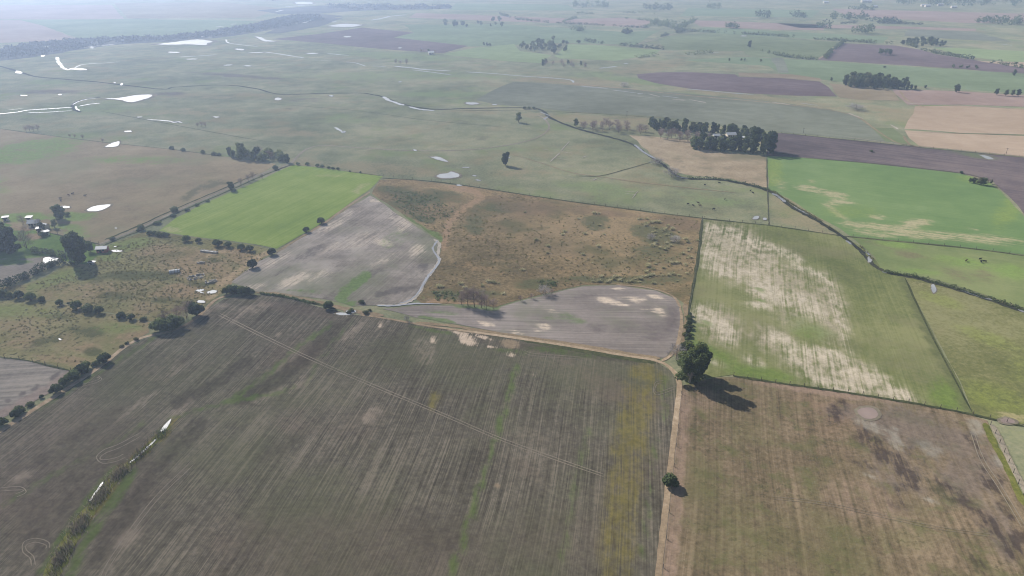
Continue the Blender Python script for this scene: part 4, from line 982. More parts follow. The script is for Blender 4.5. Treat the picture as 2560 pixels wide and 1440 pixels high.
# --- the lone trees
def big_tree():
    rs = np.random.RandomState(77)
    x, y = G(1724, 956)
    o = empty("eucalyptus_tree", (x, y, 0.05))
    tr = MB(); cr = MB(); ti = MB()
    h = 13.2
    tr.tube([(0, 0, -.2), (.1, 0, 1.6), (.3, .1, 3.4), (.2, .3, 6.5), (.5, .6, 10)], [.42, .34, .3, .2, .08], 9)
    tr.tube([(.1, 0, 1.4), (-1.2, .2, 4.0), (-2.0, .5, 6.6)], [.24, .16, .06], 7)
    tr.tube([(.2, 0, 2.2), (1.6, -.2, 4.6), (2.6, .2, 7.2)], [.22, .15, .06], 7)
    cs, rr = [], []
    for i in range(38):
        a = 2.4 * i + rs.uniform(-.4, .4)
        f = (i + .5) / 38
        z = 1.3 + (h - 2.5) * f
        env = 4.5 * math.sin(math.pi * (.30 + .54 * f)) ** .8
        q = env * (0.85 if i % 3 else .45) * rs.uniform(.7, 1.08)
        c = (q * math.cos(a) + .9 * f, q * math.sin(a) + .6, z)
        if f < .3 and c[1] < -1.2 and abs(c[0] - .2) < 1.6: continue        # the pale trunk shows in this gap
        cs.append(c); b = rs.uniform(1.1, 1.95); rr.append((b, b, b * .8))
        st = Vector((.25, .2, min(9.5, z * .8)))
        tr.tube([tuple(st), tuple(st.lerp(Vector(c), .5) + Vector((0, 0, .3))), c], [.11, .07, .02], 5)
    leaves(cr, rs, cs, rr, 260, .27, hollow=.4)
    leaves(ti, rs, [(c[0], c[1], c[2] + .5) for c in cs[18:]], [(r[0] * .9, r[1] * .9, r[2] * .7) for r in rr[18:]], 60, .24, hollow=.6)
    tr.build("trunk", M_palebark, o); cr.build("crown", L_dark, o); ti.build("leaf_tips", L_tip, o)
    tag(o, "tall dark eucalyptus with pale trunk and long shadow beside the bend of the track", "tree")
big_tree()
plant("bare_bush", 1694, 900, 40, "leafless grey bush just behind the tall eucalyptus", None, .8)
plant("bush_b", 1716, 884, 34, "rounded grey green bush behind the tall eucalyptus at the field corner", None, .8)
plant("round_tree", 1752, 938, 56, "lower dark tree tucked against the right side of the tall eucalyptus", None, .9)
plant("bush_a", 1675, 1215, 31, "lone round dark shrub beside the pale track in the foreground")
plant("round_tree", 1263, 414, 33, "lone dark tree in the open pasture near two white pools", None, .85)
plant("open_tree", 1296, 306, 25, "small lone tree near the sharp bend of the curving dirt track")
plant("open_tree", 1440, 317, 20, "small slender tree by the creek, left of the bare winter trees")
plant("bush_a", 822, 771, 23, "dark shrub at the junction of the grey bare field and the ploughed field", None, 1.05)
plant("bare_bush", 1018, 803, 15, "small leafless shrub on the dry verge above the great ploughed field", None, .7)
plant("bush_a", 631, 670, 26, "dark shrub on the corner between rough pasture and grey bare field", None, .9)
plant("dark_a", 150, 549, 38, "dark spreading tree between two puddles in the left pasture", None, 1.1)
plant("bush_a", 168, 540, 12, "low dark bush at the foot of the spreading tree by the puddles", None, 1.2)
plant("open_tree", 137, 570, 22, "small tree at the right edge of the left farmyard")
plant("dark_a", 196, 658, 78, "tallest leafy tree beside the white roofed shed at left", None, .9)
plant("euc_a", 184, 618, 38, "grey green tree just behind the tallest leafy tree by the shed", None, 1.0)
plant("round_tree", 226, 630, 26, "small dark tree between the leafy tree and the white roofed shed")
for (k, u, v, h, l) in (("dark_a", 2, 628, 72, "huge dark tree at the left photo edge beside the farmyard"), ("dark_b", 30, 630, 66, "dark tall tree second in the farmyard clump at the left edge"),
                        ("euc_b", 16, 612, 62, "grey green tall tree at the back of the farmyard clump"), ("bare_b", 62, 622, 46, "brown leafless tree on the right of the farmyard clump"), ("dark_a", -30, 622, 70, "dark tree of the farmyard clump mostly cut by the photo edge"),
                        ("bare_b", 60, 562, 24, "spreading leafless tree above the farmhouse roofs"), ("bare_a", 98, 566, 20, "reddish leafless tree among the farmhouse roofs"), ("euc_a", 106, 578, 22, "green tree between the farmhouse and its outbuilding"), ("bush_b", 108, 592, 14, "small bush in front of the farmhouse outbuildings")):
    plant(k, u, v, h, l, "farmyard trees at the left edge")
plant("round_tree", 2391, 231, 20, "lone tree with long shadow in the pinkish field, right of the distant grove", None, 1.0)
plant("open_tree", 2078, 203, 10, "small lone tree left of the long distant grove")
plant("round_tree", 2313, 221, 8, "small round tree just right of the long distant grove", None, 1.1)
plant("dark_b", 1873, 118, 17, "single dense round tree far off in the middle of a pasture", None, 1.0)
plant("cypress", 2535, 189, 16, "pointed dark tree far off near the right photo edge", None, 1.8)
plant("bare_bush", 1560, 216, 11, "wide leafless bush on the far dry bank", None, 1.7)
plant("bare_bush", 2140, 275, 15, "wide grey leafless thicket below the long distant grove", None, 2.3)
plant("bush_b", 1118, 118, 9, "round shrub beside far shrub pair in light green field") if False else None
plant("bush_a", 2178, 380, 6, "tiny dark bush alone in the dark ploughed field", None, 1.6)
plant("bush_c", 2211, 169, 5, "tiny round bush alone in the far green field", None, 1.2)
plant_row([("open_tree", 2490, 238, 17), ("open_tree", 2514, 240, 16), ("open_tree", 2530, 240, 16), ("open_tree", 2545, 241, 18)], "four small trees in a row by the right photo edge", "row of four trees by the far road")
plant("bare_bush", 1641, 410, 17, "pale silvery leafless thicket where the ditch meets the creek", None, 1.6)
plant("bare_bush", 1682, 443, 25, "larger grey leafless thicket on the bend of the creek", None, 1.2)
plant("bare_bush", 1628, 598, 15, "grey leafless bush among pale tussocks, upper one of two in the scrub", None, 1.2)
plant("bare_bush", 1688, 604, 16, "grey leafless bush among pale tussocks, right one of two in the scrub", None, 1.3)
for (u, v, h, w) in ((1312, 273, 8, 1.2), (1322, 273, 8, 1.2), (1334, 273, 8, 1.1)):
    plant("bush_a", u, v, h, "dark shrub in the little clump where creek and road meet", "shrubs at the creek bend", w)

# --- rows of shrubs
plant_row([("bush_a", 465, 604, 19), ("bush_a", 497, 606, 14), ("bush_a", 545, 616, 21, 1.1), ("bush_a", 570, 618, 18), ("bush_a", 603, 625, 19), ("bush_a", 626, 628, 19), ("bush_a", 680, 637, 21)], "dark shrubs below the bright green field", "shrubs along the lower edge of the bright green field")
plant_row([("bush_a", 374, 588, 14, 1.0), ("bush_a", 386, 588, 13, 1.1), ("bush_b", 398, 590, 13, 1.1), ("bush_a", 409, 591, 13), ("bush_a", 418, 592, 12)], "joined shrubs at the bottom left corner of the bright field", "shrub clump at the corner of the bright green field")
plant_row([("bush_a", 766, 580, 17), ("bush_a", 804, 559, 20)], "two shrubs between bright green and grey field", "shrubs on the border of the grey field")
plant_row([("bush_b", 5, 742, 20), ("bush_a", 24, 744, 16), ("bush_a", 47, 746, 23, 1.1), ("bush_a", 78, 751, 24), ("bush_b", 106, 753, 13), ("bush_a", 150, 763, 17), ("bush_a", 172, 761, 7), ("bush_a", 191, 773, 25), ("bush_b", 222, 780, 22), ("bush_a", 247, 784, 22), ("bush_b", 305, 795, 17, 1.1), ("bush_a", 329, 799, 18), ("bush_b", 360, 801, 9, 1.7)], "shrubs dotted along the old fence line through the left pasture", "shrubs dotted along the pasture fence line")
plant_row([("bush_a", 8, 1063, 22), ("bush_a", 40, 1043, 20), ("bush_b", 48, 1032, 17, 1.2), ("bush_b", 75, 1014, 9, 1.5), ("bush_a", 104, 995, 9), ("bush_a", 140, 982, 24, 1.1), ("bush_a", 163, 962, 24, 1.1), ("bush_a", 184, 950, 28, 1.1), ("bush_a", 205, 935, 26, 1.2), ("bush_a", 214, 922, 22), ("bush_b", 240, 914, 12, 1.3), ("bush_a", 262, 906, 28, 1.05)], "dark shrubs along the pale track at lower left", "shrubs along the pale track at lower left")
plant_row([("bush_a", 400, 826, 36, 1.2), ("bush_a", 422, 826, 34, 1.2), ("bare_b", 412, 812, 38), ("bush_b", 436, 820, 34, 1.1), ("bare_b", 446, 797, 36, .9), ("bare_b", 464, 795, 44, .9), ("bush_a", 478, 770, 22), ("bush_a", 492, 790, 42, .85)], "bushes in the big thicket where the pale track bends", "thicket at the bend of the pale track")
plant_row([("bush_a", 567, 735, 20), ("bush_a", 578, 733, 24), ("bush_a", 592, 735, 25), ("bush_a", 604, 734, 24), ("bush_a", 617, 737, 24), ("bush_a", 627, 737, 18)], "dark shrubs clumped atop the great ploughed field", "shrub clump at the top corner of the ploughed field")
plant_row([("bush_b", 282, 600, 10), ("bush_b", 352, 576, 16), ("bush_b", 437, 529, 14, 1.1), ("round_tree", 580, 476, 22), ("bare_a", 603, 464, 20), ("bare_a", 621, 454, 18), ("bare_a", 633, 449, 20), ("bare_a", 656, 447, 12), ("bush_b", 688, 424, 12)], "small trees beside the straight track above the bright field", "trees along the straight track")
plant_row([("bush_a", 345, 578, 7, 1.3), ("bush_a", 395, 560, 9, 2.2), ("bush_a", 432, 542, 8, 1.8), ("bush_a", 468, 527, 8, 1.8), ("bush_a", 492, 515, 7, 1.6), ("bush_a", 520, 505, 6, 1.8), ("bush_a", 585, 480, 9, 1.4)], "low dark bushes on the field side of the straight track", "low bushes on the field side of the straight track")
plant_row([("bush_a", 745, 413, 9, 1.2), ("bush_a", 768, 413, 9, 1.3), ("bush_a", 794, 417, 10, 1.1), ("bush_a", 806, 419, 9, 1.3), ("bush_a", 822, 422, 8, 1.2), ("bush_a", 833, 424, 8, 1.2), ("bush_a", 845, 425, 8, 1.2), ("bush_a", 875, 430, 5), ("bush_a", 901, 433, 6)], "shrubs along the top edge of the bright green field", "shrubs along the top edge of the bright green field")
plant_row([("bush_b", 430, 373, 9, 1.2), ("bush_b", 458, 378, 9, 1.2), ("bush_b", 507, 384, 10), ("bush_b", 535, 388, 9, 1.3), ("bush_b", 548, 389, 8, 1.2)], "small bushes on the fence line left of the tree clump", "bushes on the fence line left of the tree clump")
plant_row([("bare_a", 66, 330, 16), ("bare_a", 75, 329, 18), ("bare_a", 84, 329, 15), ("bare_a", 95, 328, 17), ("bare_a", 175, 344, 9), ("bare_a", 187, 345, 10), ("bare_a", 208, 348, 12), ("bare_a", 257, 356, 10)], "leafless trees on the far left fence line", "leafless trees on the far left fence line")
plant_row([("bare_a", 495, 318, 12), ("bare_a", 504, 317, 14), ("bare_a", 514, 318, 13)], "three leafless trees in the wet middle pasture", "leafless trees in the wet middle pasture")
plant_row([("bare_a", 990, 161, 14, .8), ("bare_a", 1001, 161, 10), ("bare_a", 1017, 162, 15, .8)], "three leafless trees in the far marsh", "leafless trees in the far marsh")
plant_row([("bare_b", 1152, 762, 34, .8), ("bare_a", 1170, 764, 44), ("bare_a", 1186, 768, 50), ("bare_a", 1203, 770, 44), ("bare_b", 1216, 772, 40), ("bare_b", 1232, 774, 26)], "tall leafless trees on the grassy corner below the brown scrub", "leafless trees on the grassy corner below the scrub")
plant_row([("bare_b", 1302, 752, 15), ("bare_b", 1328, 746, 14), ("bare_bush", 1362, 738, 26, .9), ("bare_b", 1378, 736, 14)], "leafless shrubs on the upper rim of the lens shaped field", "leafless shrubs on the rim of the lens shaped field")
plant_row([("bush_a", 1725, 790, 12, .8), ("bush_b", 1722, 800, 14, .9), ("bush_a", 1722, 812, 14, .9), ("bush_c", 1720, 822, 14), ("bush_a", 1719, 833, 14, .9), ("bush_c", 1717, 842, 13), ("bush_a", 1717, 852, 13, .9)], "small shrubs running down the fence behind the tall eucalyptus", "shrubs down the fence behind the eucalyptus", "from far end")
plant_row([("bush_c", 872, 784, 8), ("bush_c", 905, 758, 9, 1.3), ("bush_b", 878, 778, 8, 1.3), ("bush_c", 915, 785, 9, 1.3), ("bush_c", 925, 778, 7)], "little bushes on the dry ground at the creek mouth", "little bushes on the dry ground at the creek mouth")
plant_row([("bush_c", 341, 850, 8), ("bush_c", 318, 860, 7), ("bush_c", 305, 868, 7)], "tiny bushes on the bank above the pale track", "tiny bushes on the bank above the pale track", "from the bend")
plant_row([("open_tree", 2424, 457, 13), ("olive_a", 2433, 458, 15), ("bare_b", 2441, 460, 19), ("olive_a", 2450, 462, 19), ("open_tree", 2458, 463, 20), ("bare_b", 2467, 462, 17), ("open_tree", 2477, 460, 11)], "low thin trees clumped atop the vivid green field", "olive tree clump on the vivid green field")
plant("bush_a", 2403, 434, 8, "small dark shrub left of the olive tree clump, on the field edge", None, 1.1)
# --- clumps and groves
grove([(566, 390), (600, 384), (690, 392), (728, 402), (722, 408), (640, 404), (575, 397)], 15, (18, 28), ["euc_a", "dark_a", "bare_b", "bush_b"], "tree in the mixed dark clump at the end of the straight track", "mixed clump at the end of the straight track", 5.5)
plant("open_tree", 606, 396, 40, "tallest airy tree in the mixed clump at the end of the straight track")
GA = "farm grove beside the dark ploughed field"
la = "dark tree in the dense farm grove beside the dark ploughed field"
grove([(1622, 314), (1690, 318), (1765, 326), (1765, 338), (1690, 332), (1622, 324)], 30, (17, 29), ["dark_a", "euc_b", "dark_b", "euc_a", "open_tree", "olive_a"], la, GA, 5.2)
grove([(1640, 338), (1750, 346), (1790, 352), (1750, 358), (1650, 348)], 13, (18, 26), ["bare_b", "bare_a"], "brown leafless tree along the front of the farm grove", "leafless trees in front of the farm grove", 5)
grove([(1770, 330), (1830, 332), (1905, 340), (1925, 352), (1900, 352), (1800, 342)], 20, (15, 29), ["dark_a", "dark_b", "euc_a", "open_tree"], la, GA, 4.6)
grove([(1732, 364), (1788, 370), (1786, 378), (1734, 373)], 11, (24, 38), ["euc_a", "dark_a"], la, GA, 4)
grove([(1800, 372), (1865, 376), (1866, 382), (1800, 379)], 10, (22, 36), ["dark_a", "euc_a"], la, GA, 4)
grove([(1878, 374), (1926, 378), (1926, 386), (1880, 384)], 7, (36, 62), ["dark_b", "euc_b", "dark_a"], "tall dark tree at the right end of the farm grove", GA, 5, .8)
grove([(1800, 355), (1870, 358), (1870, 366), (1800, 364)], 5, (16, 24), ["bare_b", "dark_a"], la, GA, 4)
grove([(1452, 316), (1530, 318), (1620, 328), (1612, 338), (1530, 332), (1452, 326)], 17, (15, 24), ["bare_a", "bare_b"], "leafless tree in the long winter copse left of the farm grove", "winter copse left of the farm grove", 6, 1.2)
grove([(2112, 208), (2160, 206), (2236, 214), (2238, 224), (2180, 222), (2112, 217)], 40, (20, 31), ["euc_a", "dark_a", "olive_a", "euc_b"], "tree in the long distant grove of round crowns at right", "long distant grove at right", 6)
plant_row([("open_tree", 2246, 222, 22), ("open_tree", 2260, 222, 29), ("euc_b", 2268, 224, 22), ("dark_a", 2278, 222, 11), ("dark_a", 2288, 222, 9, 1.3)], "trees trailing off the right end of the long distant grove", "trees trailing off the long distant grove")
grove([(1300, 118), (1345, 112), (1405, 118), (1425, 132), (1390, 136), (1302, 126)], 26, (11, 19), ["far_a", "far_b"], "tree in the far village copse ringed by light green fields", "far copse among light green fields", 8)
plant_row([("far_b", 1382, 102, 13), ("far_a", 1408, 111, 12, 1.2), ("far_a", 1417, 111, 11, 1.1), ("far_c", 1445, 108, 8, 1.2)], "separate trees behind the far copse among light green fields", "separate trees behind the far copse")
plant_row([("far_a", 1210, 115, 11), ("far_a", 1218, 116, 11), ("far_a", 1225, 116, 9)], "trees in the tiny clump left of the far copse", "tiny clump left of the far copse")
grove([(1100, 60), (1165, 62), (1250, 52), (1255, 68), (1180, 72), (1105, 66)], 17, (9, 16), ["far_a", "far_b"], "tree in the scattered far grove at the top centre", "scattered far grove at top centre", 12)
grove([(1355, 158), (1390, 158), (1475, 166), (1470, 172), (1360, 164)], 11, (8, 15), ["bare_b", "open_tree"], "thin tree in the far line below the light green fields", "far thin tree line below the light green fields", 7)
plant("dark_b", 1358, 164, 16, "darkest round tree at the left end of the far thin line", None, 1.0)
grove([(2238, 110), (2300, 104), (2362, 112), (2364, 119), (2310, 118), (2240, 113)], 24, (9, 20), ["far_a", "euc_b", "far_b"], "tree in the ragged far grove above the purple field", "ragged far grove above the purple field", 9)
grove([(2195, 134), (2228, 136), (2228, 139), (2195, 138)], 8, (12, 17), ["far_a", "far_b"], "tree of the dense island clump in the purple field", "island clump in the purple field", 6)
grove([(2380, 168), (2440, 170), (2442, 174), (2382, 171)], 12, (7, 11), ["far_a", "far_b"], "tree of the low oval clump in the purple field", "low oval clump in the purple field", 6)
plant_row([("cypress", 1823, 152, 7, 2), ("far_a", 1853, 153, 8), ("far_a", 1861, 153, 8), ("far_b", 1902, 156, 9)], "dark trees in the far line right of centre", "dark trees in a far line right of centre")

# --- hedges: leafy masses, one thing each
def hedge(name, pts, hm, wm, mat, label, dens=9, leaf=.35, kind=None, cat="hedge", z0=0.0, wobble=.35, gap=0.0):
    L = smooth_line(pts, 6)
    Wp = np.array([G(*p) for p in L])
    rs = np.random.RandomState(int(abs(pts[0][0] * 7 + pts[0][1])) % 9999)
    seg = np.linalg.norm(np.diff(Wp, axis=0), axis=1); cum = np.concatenate([[0], np.cumsum(seg)])
    n = max(3, int(cum[-1] / (wm * .6)))
    cs, rr = [], []
    for k in range(n):
        s = cum[-1] * (k + .5) / n
        if gap and math.sin(s * .05 + pts[0][0]) + rs.uniform(-.6, .6) < gap - 1: continue
        x = np.interp(s, cum, Wp[:, 0]); y = np.interp(s, cum, Wp[:, 1])
        hh = hm * (1 + rs.uniform(-wobble, wobble)); ww = wm * (1 + rs.uniform(-.25, .25))
        cs.append((x + rs.uniform(-.3, .3) * wm, y + rs.uniform(-.3, .3) * wm, hh * .5)); rr.append((ww * .6, ww * .6, hh * .5))
    mb = MB()
    leaves(mb, rs, cs, rr, dens, leaf, hollow=.5)
    o = mb.build(name, mat)
    tag(o, label, cat, None, kind)
    return o
hedge("hedge", [(80, 632), (110, 634), (140, 640), (168, 645)], 2.6, 2.4, L_dark, "dark trimmed hedge behind the bright pool on the farmyard lawn", 90, .3)
hedge("hedge", [(-40, 738), (0, 724), (60, 700), (110, 676), (162, 656)], 3.2, 2.4, L_dark, "long dark hedge slanting up to the tallest tree by the shed", 110, .3)
hedge("hedge", [(650, 735), (700, 741), (745, 751), (788, 760)], .9, 1.0, L_dark, "thin low dark hedge on the edge of the great ploughed field", 30, .22)
for pts, w, lab in (([(1250, 36), (1300, 50), (1420, 60), (1500, 64), (1620, 71)], 6, "far straight hedgerow across the top of the light green fields"), ([(1405, 56), (1440, 45)], 5, "short far hedgerow running up between two fallow fields"), ([(1460, 104), (1500, 109), (1570, 116), (1660, 124)], 5, "broken far hedgerow above the right light green field"), ([(1610, 70), (1640, 56), (1560, 46)], 7, "far hedgerow bending round a pink fallow field"),
                    ([(1655, 92), (1712, 78)], 5, "short far hedgerow beside a pale farm lane"), ([(1710, 78), (1900, 88), (2060, 100), (2240, 112)], 4, "very long thin far hedgerow across the right side"), ([(1690, 76), (1740, 50)], 7, "far hedgerow climbing past the dark copse"), ([(1440, 33), (1520, 38)], 6, "dotted far hedgerow upper one at the top centre"), ([(1560, 33), (1650, 36)], 6, "dotted far hedgerow upper one right of top centre"),
                    ([(2270, 112), (2330, 132), (2450, 152), (2560, 172)], 5, "long far hedgerow slanting down beside the purple field"), ([(1895, 126), (1960, 142), (2040, 150)], 4, "thin far hedgerow above the green crop right of centre"), ([(2060, 150), (2080, 128), (2108, 108)], 4, "thin far hedgerow up the left side of the purple field"), ([(1650, 134), (1720, 138), (1780, 132)], 8, "dark scrubby line along the far ditch"), ([(1590, 146), (1640, 140)], 8, "dark scrubby clump along the far ditch"), ([(2100, 60), (2180, 58), (2310, 62)], 5, "far dotted hedgerow below the wide dark wood")):
    hedge("hedgerow", pts, 4.5, w, L_euc, lab, 22, .9, "stuff", None, gap=.55)
# --- far woods: one mass each
def wood(poly, n, hm, mat, label, sp=7.0, dens=26, leaf=1.5):
    P = [G(*p) for p in poly]
    A = np.array(P); x0, y0 = A.min(0); x1, y1 = A.max(0)
    rs = np.random.RandomState(int(abs(poly[0][0] + poly[0][1] * 3)) % 9999)
    cs, rr = [], []
    tries = 0
    while len(cs) < n and tries < n * 40:
        tries += 1
        x, y = rs.uniform(x0, x1), rs.uniform(y0, y1)
        if not pip(np.array([x]), np.array([y]), P)[0]: continue
        h = hm * rs.uniform(.6, 1.25)
        cs.append((x, y, h * .55)); r = sp * rs.uniform(.6, 1.1)
        rr.append((r, r, h * .48))
    mb = MB()
    leaves(mb, rs, cs, rr, dens, leaf, hollow=.35)
    tag(mb.build("wood", mat), label, "wood", None, "stuff")
L_river = leaf_mat("riverside_twigs", (58, 58, 66), (84, 82, 90), 0)
M_wetland = field_mat("marsh_ground", (74, 74, 76), (90, 89, 88), (108, 104, 100), big=.6, fine=.4)
for q in ([(-200, 134), (0, 122), (100, 106), (200, 97), (350, 91), (430, 91), (470, 84), (520, 78), (640, 58), (720, 38), (790, 34), (860, 40), (760, 60), (640, 82), (540, 95), (430, 104), (300, 111), (200, 124), (100, 141), (0, 152), (-200, 166)], [(640, 26), (800, 14), (960, 13), (1130, 15), (1130, 22), (900, 27), (800, 34), (700, 36)], [(760, 48), (860, 44), (800, 66), (700, 84), (660, 84)]):
    sheet("wetland", q, M_wetland, 0.15, wob=3, step=20)
wood([(-200, 136), (0, 124), (100, 108), (200, 99), (350, 93), (430, 93), (470, 86), (520, 80), (640, 62), (720, 42), (790, 38), (805, 48), (740, 60), (640, 78), (540, 92), (430, 101), (300, 108), (200, 121), (100, 138), (0, 148), (-200, 160)], 700, 4, L_river, "long bluish riverside wood winding across the far left", 8, 22)
wood([(560, -14), (690, -10), (700, 4), (600, 2)], 70, 10, L_river, "faint riverside wood at the top edge left of centre", 10)
wood([(800, 12), (960, 12), (1130, 14), (1130, 22), (900, 26), (800, 22)], 110, 5, L_river, "faint scrubby wood at the top edge near centre", 10)
for poly, n, hm, lab in (([(1432, 14), (1520, 18), (1520, 22), (1435, 19)], 26, 15, "dark rectangular wood at the top, right of centre"), ([(1608, 22), (1680, 23), (1678, 27), (1612, 26)], 22, 14, "oval dark wood at the top, second right of centre"), ([(1768, 19), (1800, 20), (1800, 24), (1768, 22)], 12, 13, "small square dark wood at the top right of centre"),
                         ([(1886, 42), (1922, 42), (1924, 46), (1888, 46)], 14, 14, "small dense dark wood above the long hedgerow"), ([(2080, 46), (2165, 48), (2168, 53), (2080, 50)], 26, 14, "wide dark wood near the top right"), ([(2168, 52), (2240, 56), (2262, 62), (2200, 60)], 18, 10, "scattered low wood just right of the wide dark wood"), ([(2132, 80), (2180, 82), (2180, 87), (2132, 84)], 14, 13, "dark wood in front of the wide one near the top right"),
                         ([(1625, 58), (1700, 68), (1735, 56), (1738, 60), (1700, 76), (1630, 66)], 34, 11, "dark copse in the corner of a hedged field at top centre right"), ([(1970, 36), (2010, 40), (2012, 46), (1972, 44)], 14, 13, "pale dark wood left of the wide one near the top right"), ([(2430, 54), (2560, 58), (2600, 66), (2520, 64), (2436, 58)], 40, 13, "long dark wood at the right photo edge near the top"), ([(2200, -6), (2400, -2), (2640, 6), (2640, 18), (2400, 17), (2260, 14)], 160, 14, "broad blue wood on the far skyline at top right"),
                         ([(1812, 68), (1845, 70), (1845, 73), (1812, 71)], 10, 11, "small far wood above the long thin hedgerow"), ([(1432, 75), (1458, 76), (1458, 79), (1432, 77)], 8, 8, "low oval thicket in the far light green field"), ([(1550, 82), (1580, 84), (1580, 87), (1550, 85)], 8, 8, "low oval thicket right of another in the far light green field"), ([(2046, 66), (2076, 68), (2076, 72), (2046, 70)], 8, 12, "pair of dark tree tops by a far dwelling"), ([(2120, 22), (2180, 20), (2180, 26), (2120, 26)], 16, 10, "thin wood under the far long white shed")):
    wood(poly, n, hm, L_dark, lab)

# --- grass tussocks, reeds, scrub clumps
def scatter(name, polys, n, kinds_mat, size, label, dens=5, seed=3, leaf=.3, cat="grass"):
    rs = np.random.RandomState(seed); cs, rr = [], []
    Ps = [[G(*p) for p in q] for q in polys]
    for P, m in zip(Ps, n):
        A = np.array(P); x0, y0 = A.min(0); x1, y1 = A.max(0)
        X = rs.uniform(x0, x1, m * 4); Y = rs.uniform(y0, y1, m * 4)
        keep = pip(X, Y, P)
        # clumpy distribution
        cl = np.sin(X * .11 + 1.3) * np.sin(Y * .09 + .4) + np.sin(X * .031 + Y * .047) + rs.uniform(-1, 1, len(X))
        keep &= cl > .15
        X, Y = X[keep][:m], Y[keep][:m]
        for x, y in zip(X, Y):
            s = size * rs.uniform(.4, 1.2)
            cs.append((x, y, .1 + s * .35)); rr.append((s, s, s * .55))
    mb = MB(); leaves(mb, rs, cs, rr, dens, leaf)
    tag(mb.build(name, kinds_mat), label, cat, None, "stuff")
SCRUB = [(960, 470), (1100, 465), (1330, 497), (1620, 538), (1748, 552), (1740, 640), (1725, 740), (1640, 715), (1460, 706), (1300, 742), (1160, 752), (1060, 755), (1105, 640), (1095, 590), (1000, 520)]
scatter("grass", [SCRUB], [900], L_grass, .45, "olive scrub grass speckling the brown field", 6, 5, .28)
scatter("grass", [[(0, 740), (150, 760), (370, 808), (330, 852), (200, 918), (60, 896), (-60, 885), (-80, 730)], [(70, 715), (240, 665), (260, 625), (400, 590), (680, 632), (560, 728), (380, 800), (150, 752)]], [900, 1100], L_grass, .4, "rough grass clumps over the left pastures", 6, 6, .26)
scatter("grass", [[(960, 465), (1120, 470), (1180, 490), (1120, 545), (1060, 560), (1000, 525)], [(1080, 730), (1220, 735), (1200, 755), (1080, 752)], [(1320, 700), (1400, 705), (1380, 722), (1320, 720)]], [260, 120, 80], L_dark, .8, "dark weedy clumps in the scrub field corners", 8, 8, .3, "weeds")
lt = "pale round tussock of pampas grass in the brown scrub field"
for poly, n in (([(1590, 545), (1640, 550), (1700, 575), (1715, 600), (1680, 610), (1620, 580)], 34), ([(1630, 600), (1690, 606), (1660, 636), (1625, 625)], 16), ([(1700, 590), (1745, 600), (1738, 690), (1715, 690)], 14), ([(1620, 640), (1700, 650), (1690, 690), (1600, 700)], 22), ([(1480, 690), (1620, 690), (1640, 712), (1560, 708), (1480, 708)], 22), ([(1480, 525), (1510, 528), (1500, 540), (1485, 540)], 4), ([(1070, 715), (1250, 700), (1280, 735), (1100, 745)], 22), ([(1250, 510), (1700, 560), (1700, 720), (1300, 700)], 30)):
    P = [G(*p) for p in poly]; A = np.array(P); x0, y0 = A.min(0); x1, y1 = A.max(0); k = 0
    while k < n:
        x, y = rng.uniform(x0, x1), rng.uniform(y0, y1)
        if not pip(np.array([x]), np.array([y]), P)[0]: continue
        u, v = inv(np.array([x]), np.array([y]))
        plant("tussock", float(u[0]), float(v[0]), rng.choice([2.6, 3.2, 3.8, 4.4, 5.2, 6.2]), lt, "pampas grass tussocks in the scrub field", 1.25); k += 1
def reeds():
    rs = np.random.RandomState(9)
    line = smooth_line([(418, 1072), (390, 1100), (330, 1155), (285, 1200), (240, 1255), (195, 1320), (155, 1390), (120, 1460)], 10)
    Wp = np.array([G(*p) for p in line])
    for nm, mat, n, hh, lab, lo, hi, wd in (("reeds", L_reed, 1700, 1.1, "pale dry reeds and brush filling the ditch at lower left", .3, 1.0, .9), ("weeds", L_dark, 700, 1.2, "dark green rushes along the ditch at lower left", 0, 1.0, .8), ("brush", L_twig, 800, 1.4, "grey leafless brush along the ditch at lower left", .1, 1.0, .8)):
        mb = MB()
        def gen(n):
            t = rs.uniform(lo, hi, n)
            t = t[(np.sin(t * 40 + len(nm)) + rs.uniform(-.9, .9, len(t))) > -.2]
            t = np.resize(t, n)
            idx = t * (len(Wp) - 1); i = np.minimum(idx.astype(int), len(Wp) - 2); f = (idx - i)[:, None]
            P2 = Wp[i] * (1 - f) + Wp[i + 1] * f + rs.normal(size=(n, 2)) * wd
            P = np.concatenate([P2, np.full((n, 1), .1)], 1)
            D = rs.normal(size=(n, 3)) * .35; D[:, 2] = 1
            return P, D
        blades(mb, rs, n, gen, hh, .06)
        tag(mb.build(nm, mat), lab, "reeds", None, "stuff")
reeds()
# rough growth added on the creek banks to stand for their shade
hedge("bank_shade_growth", [(2208, 680), (2240, 686), (2290, 694), (2330, 704), (2390, 722), (2440, 738), (2500, 756), (2560, 776), (2640, 804)], 1.3, 1.5, L_dark, "dark growth added as shade of the creek bank at right", 34, .25, "stuff", None, wobble=.6)
hedge("bank_shade_growth", [(1930, 478), (1990, 518), (2040, 546), (2095, 582), (2140, 608), (2180, 650)], .9, 1.1, L_grass, "low growth added to shade the creek past the vivid green field", 14, .25, "stuff", None, wobble=.6, gap=.6)
hedge("bank_shade_growth", [(1720, 446), (1800, 449), (1870, 461), (1925, 478)], 1.1, 1.6, L_dark, "dark growth added as creek bank shade below the dry tan field", 18, .3, "stuff", None, wobble=.6)

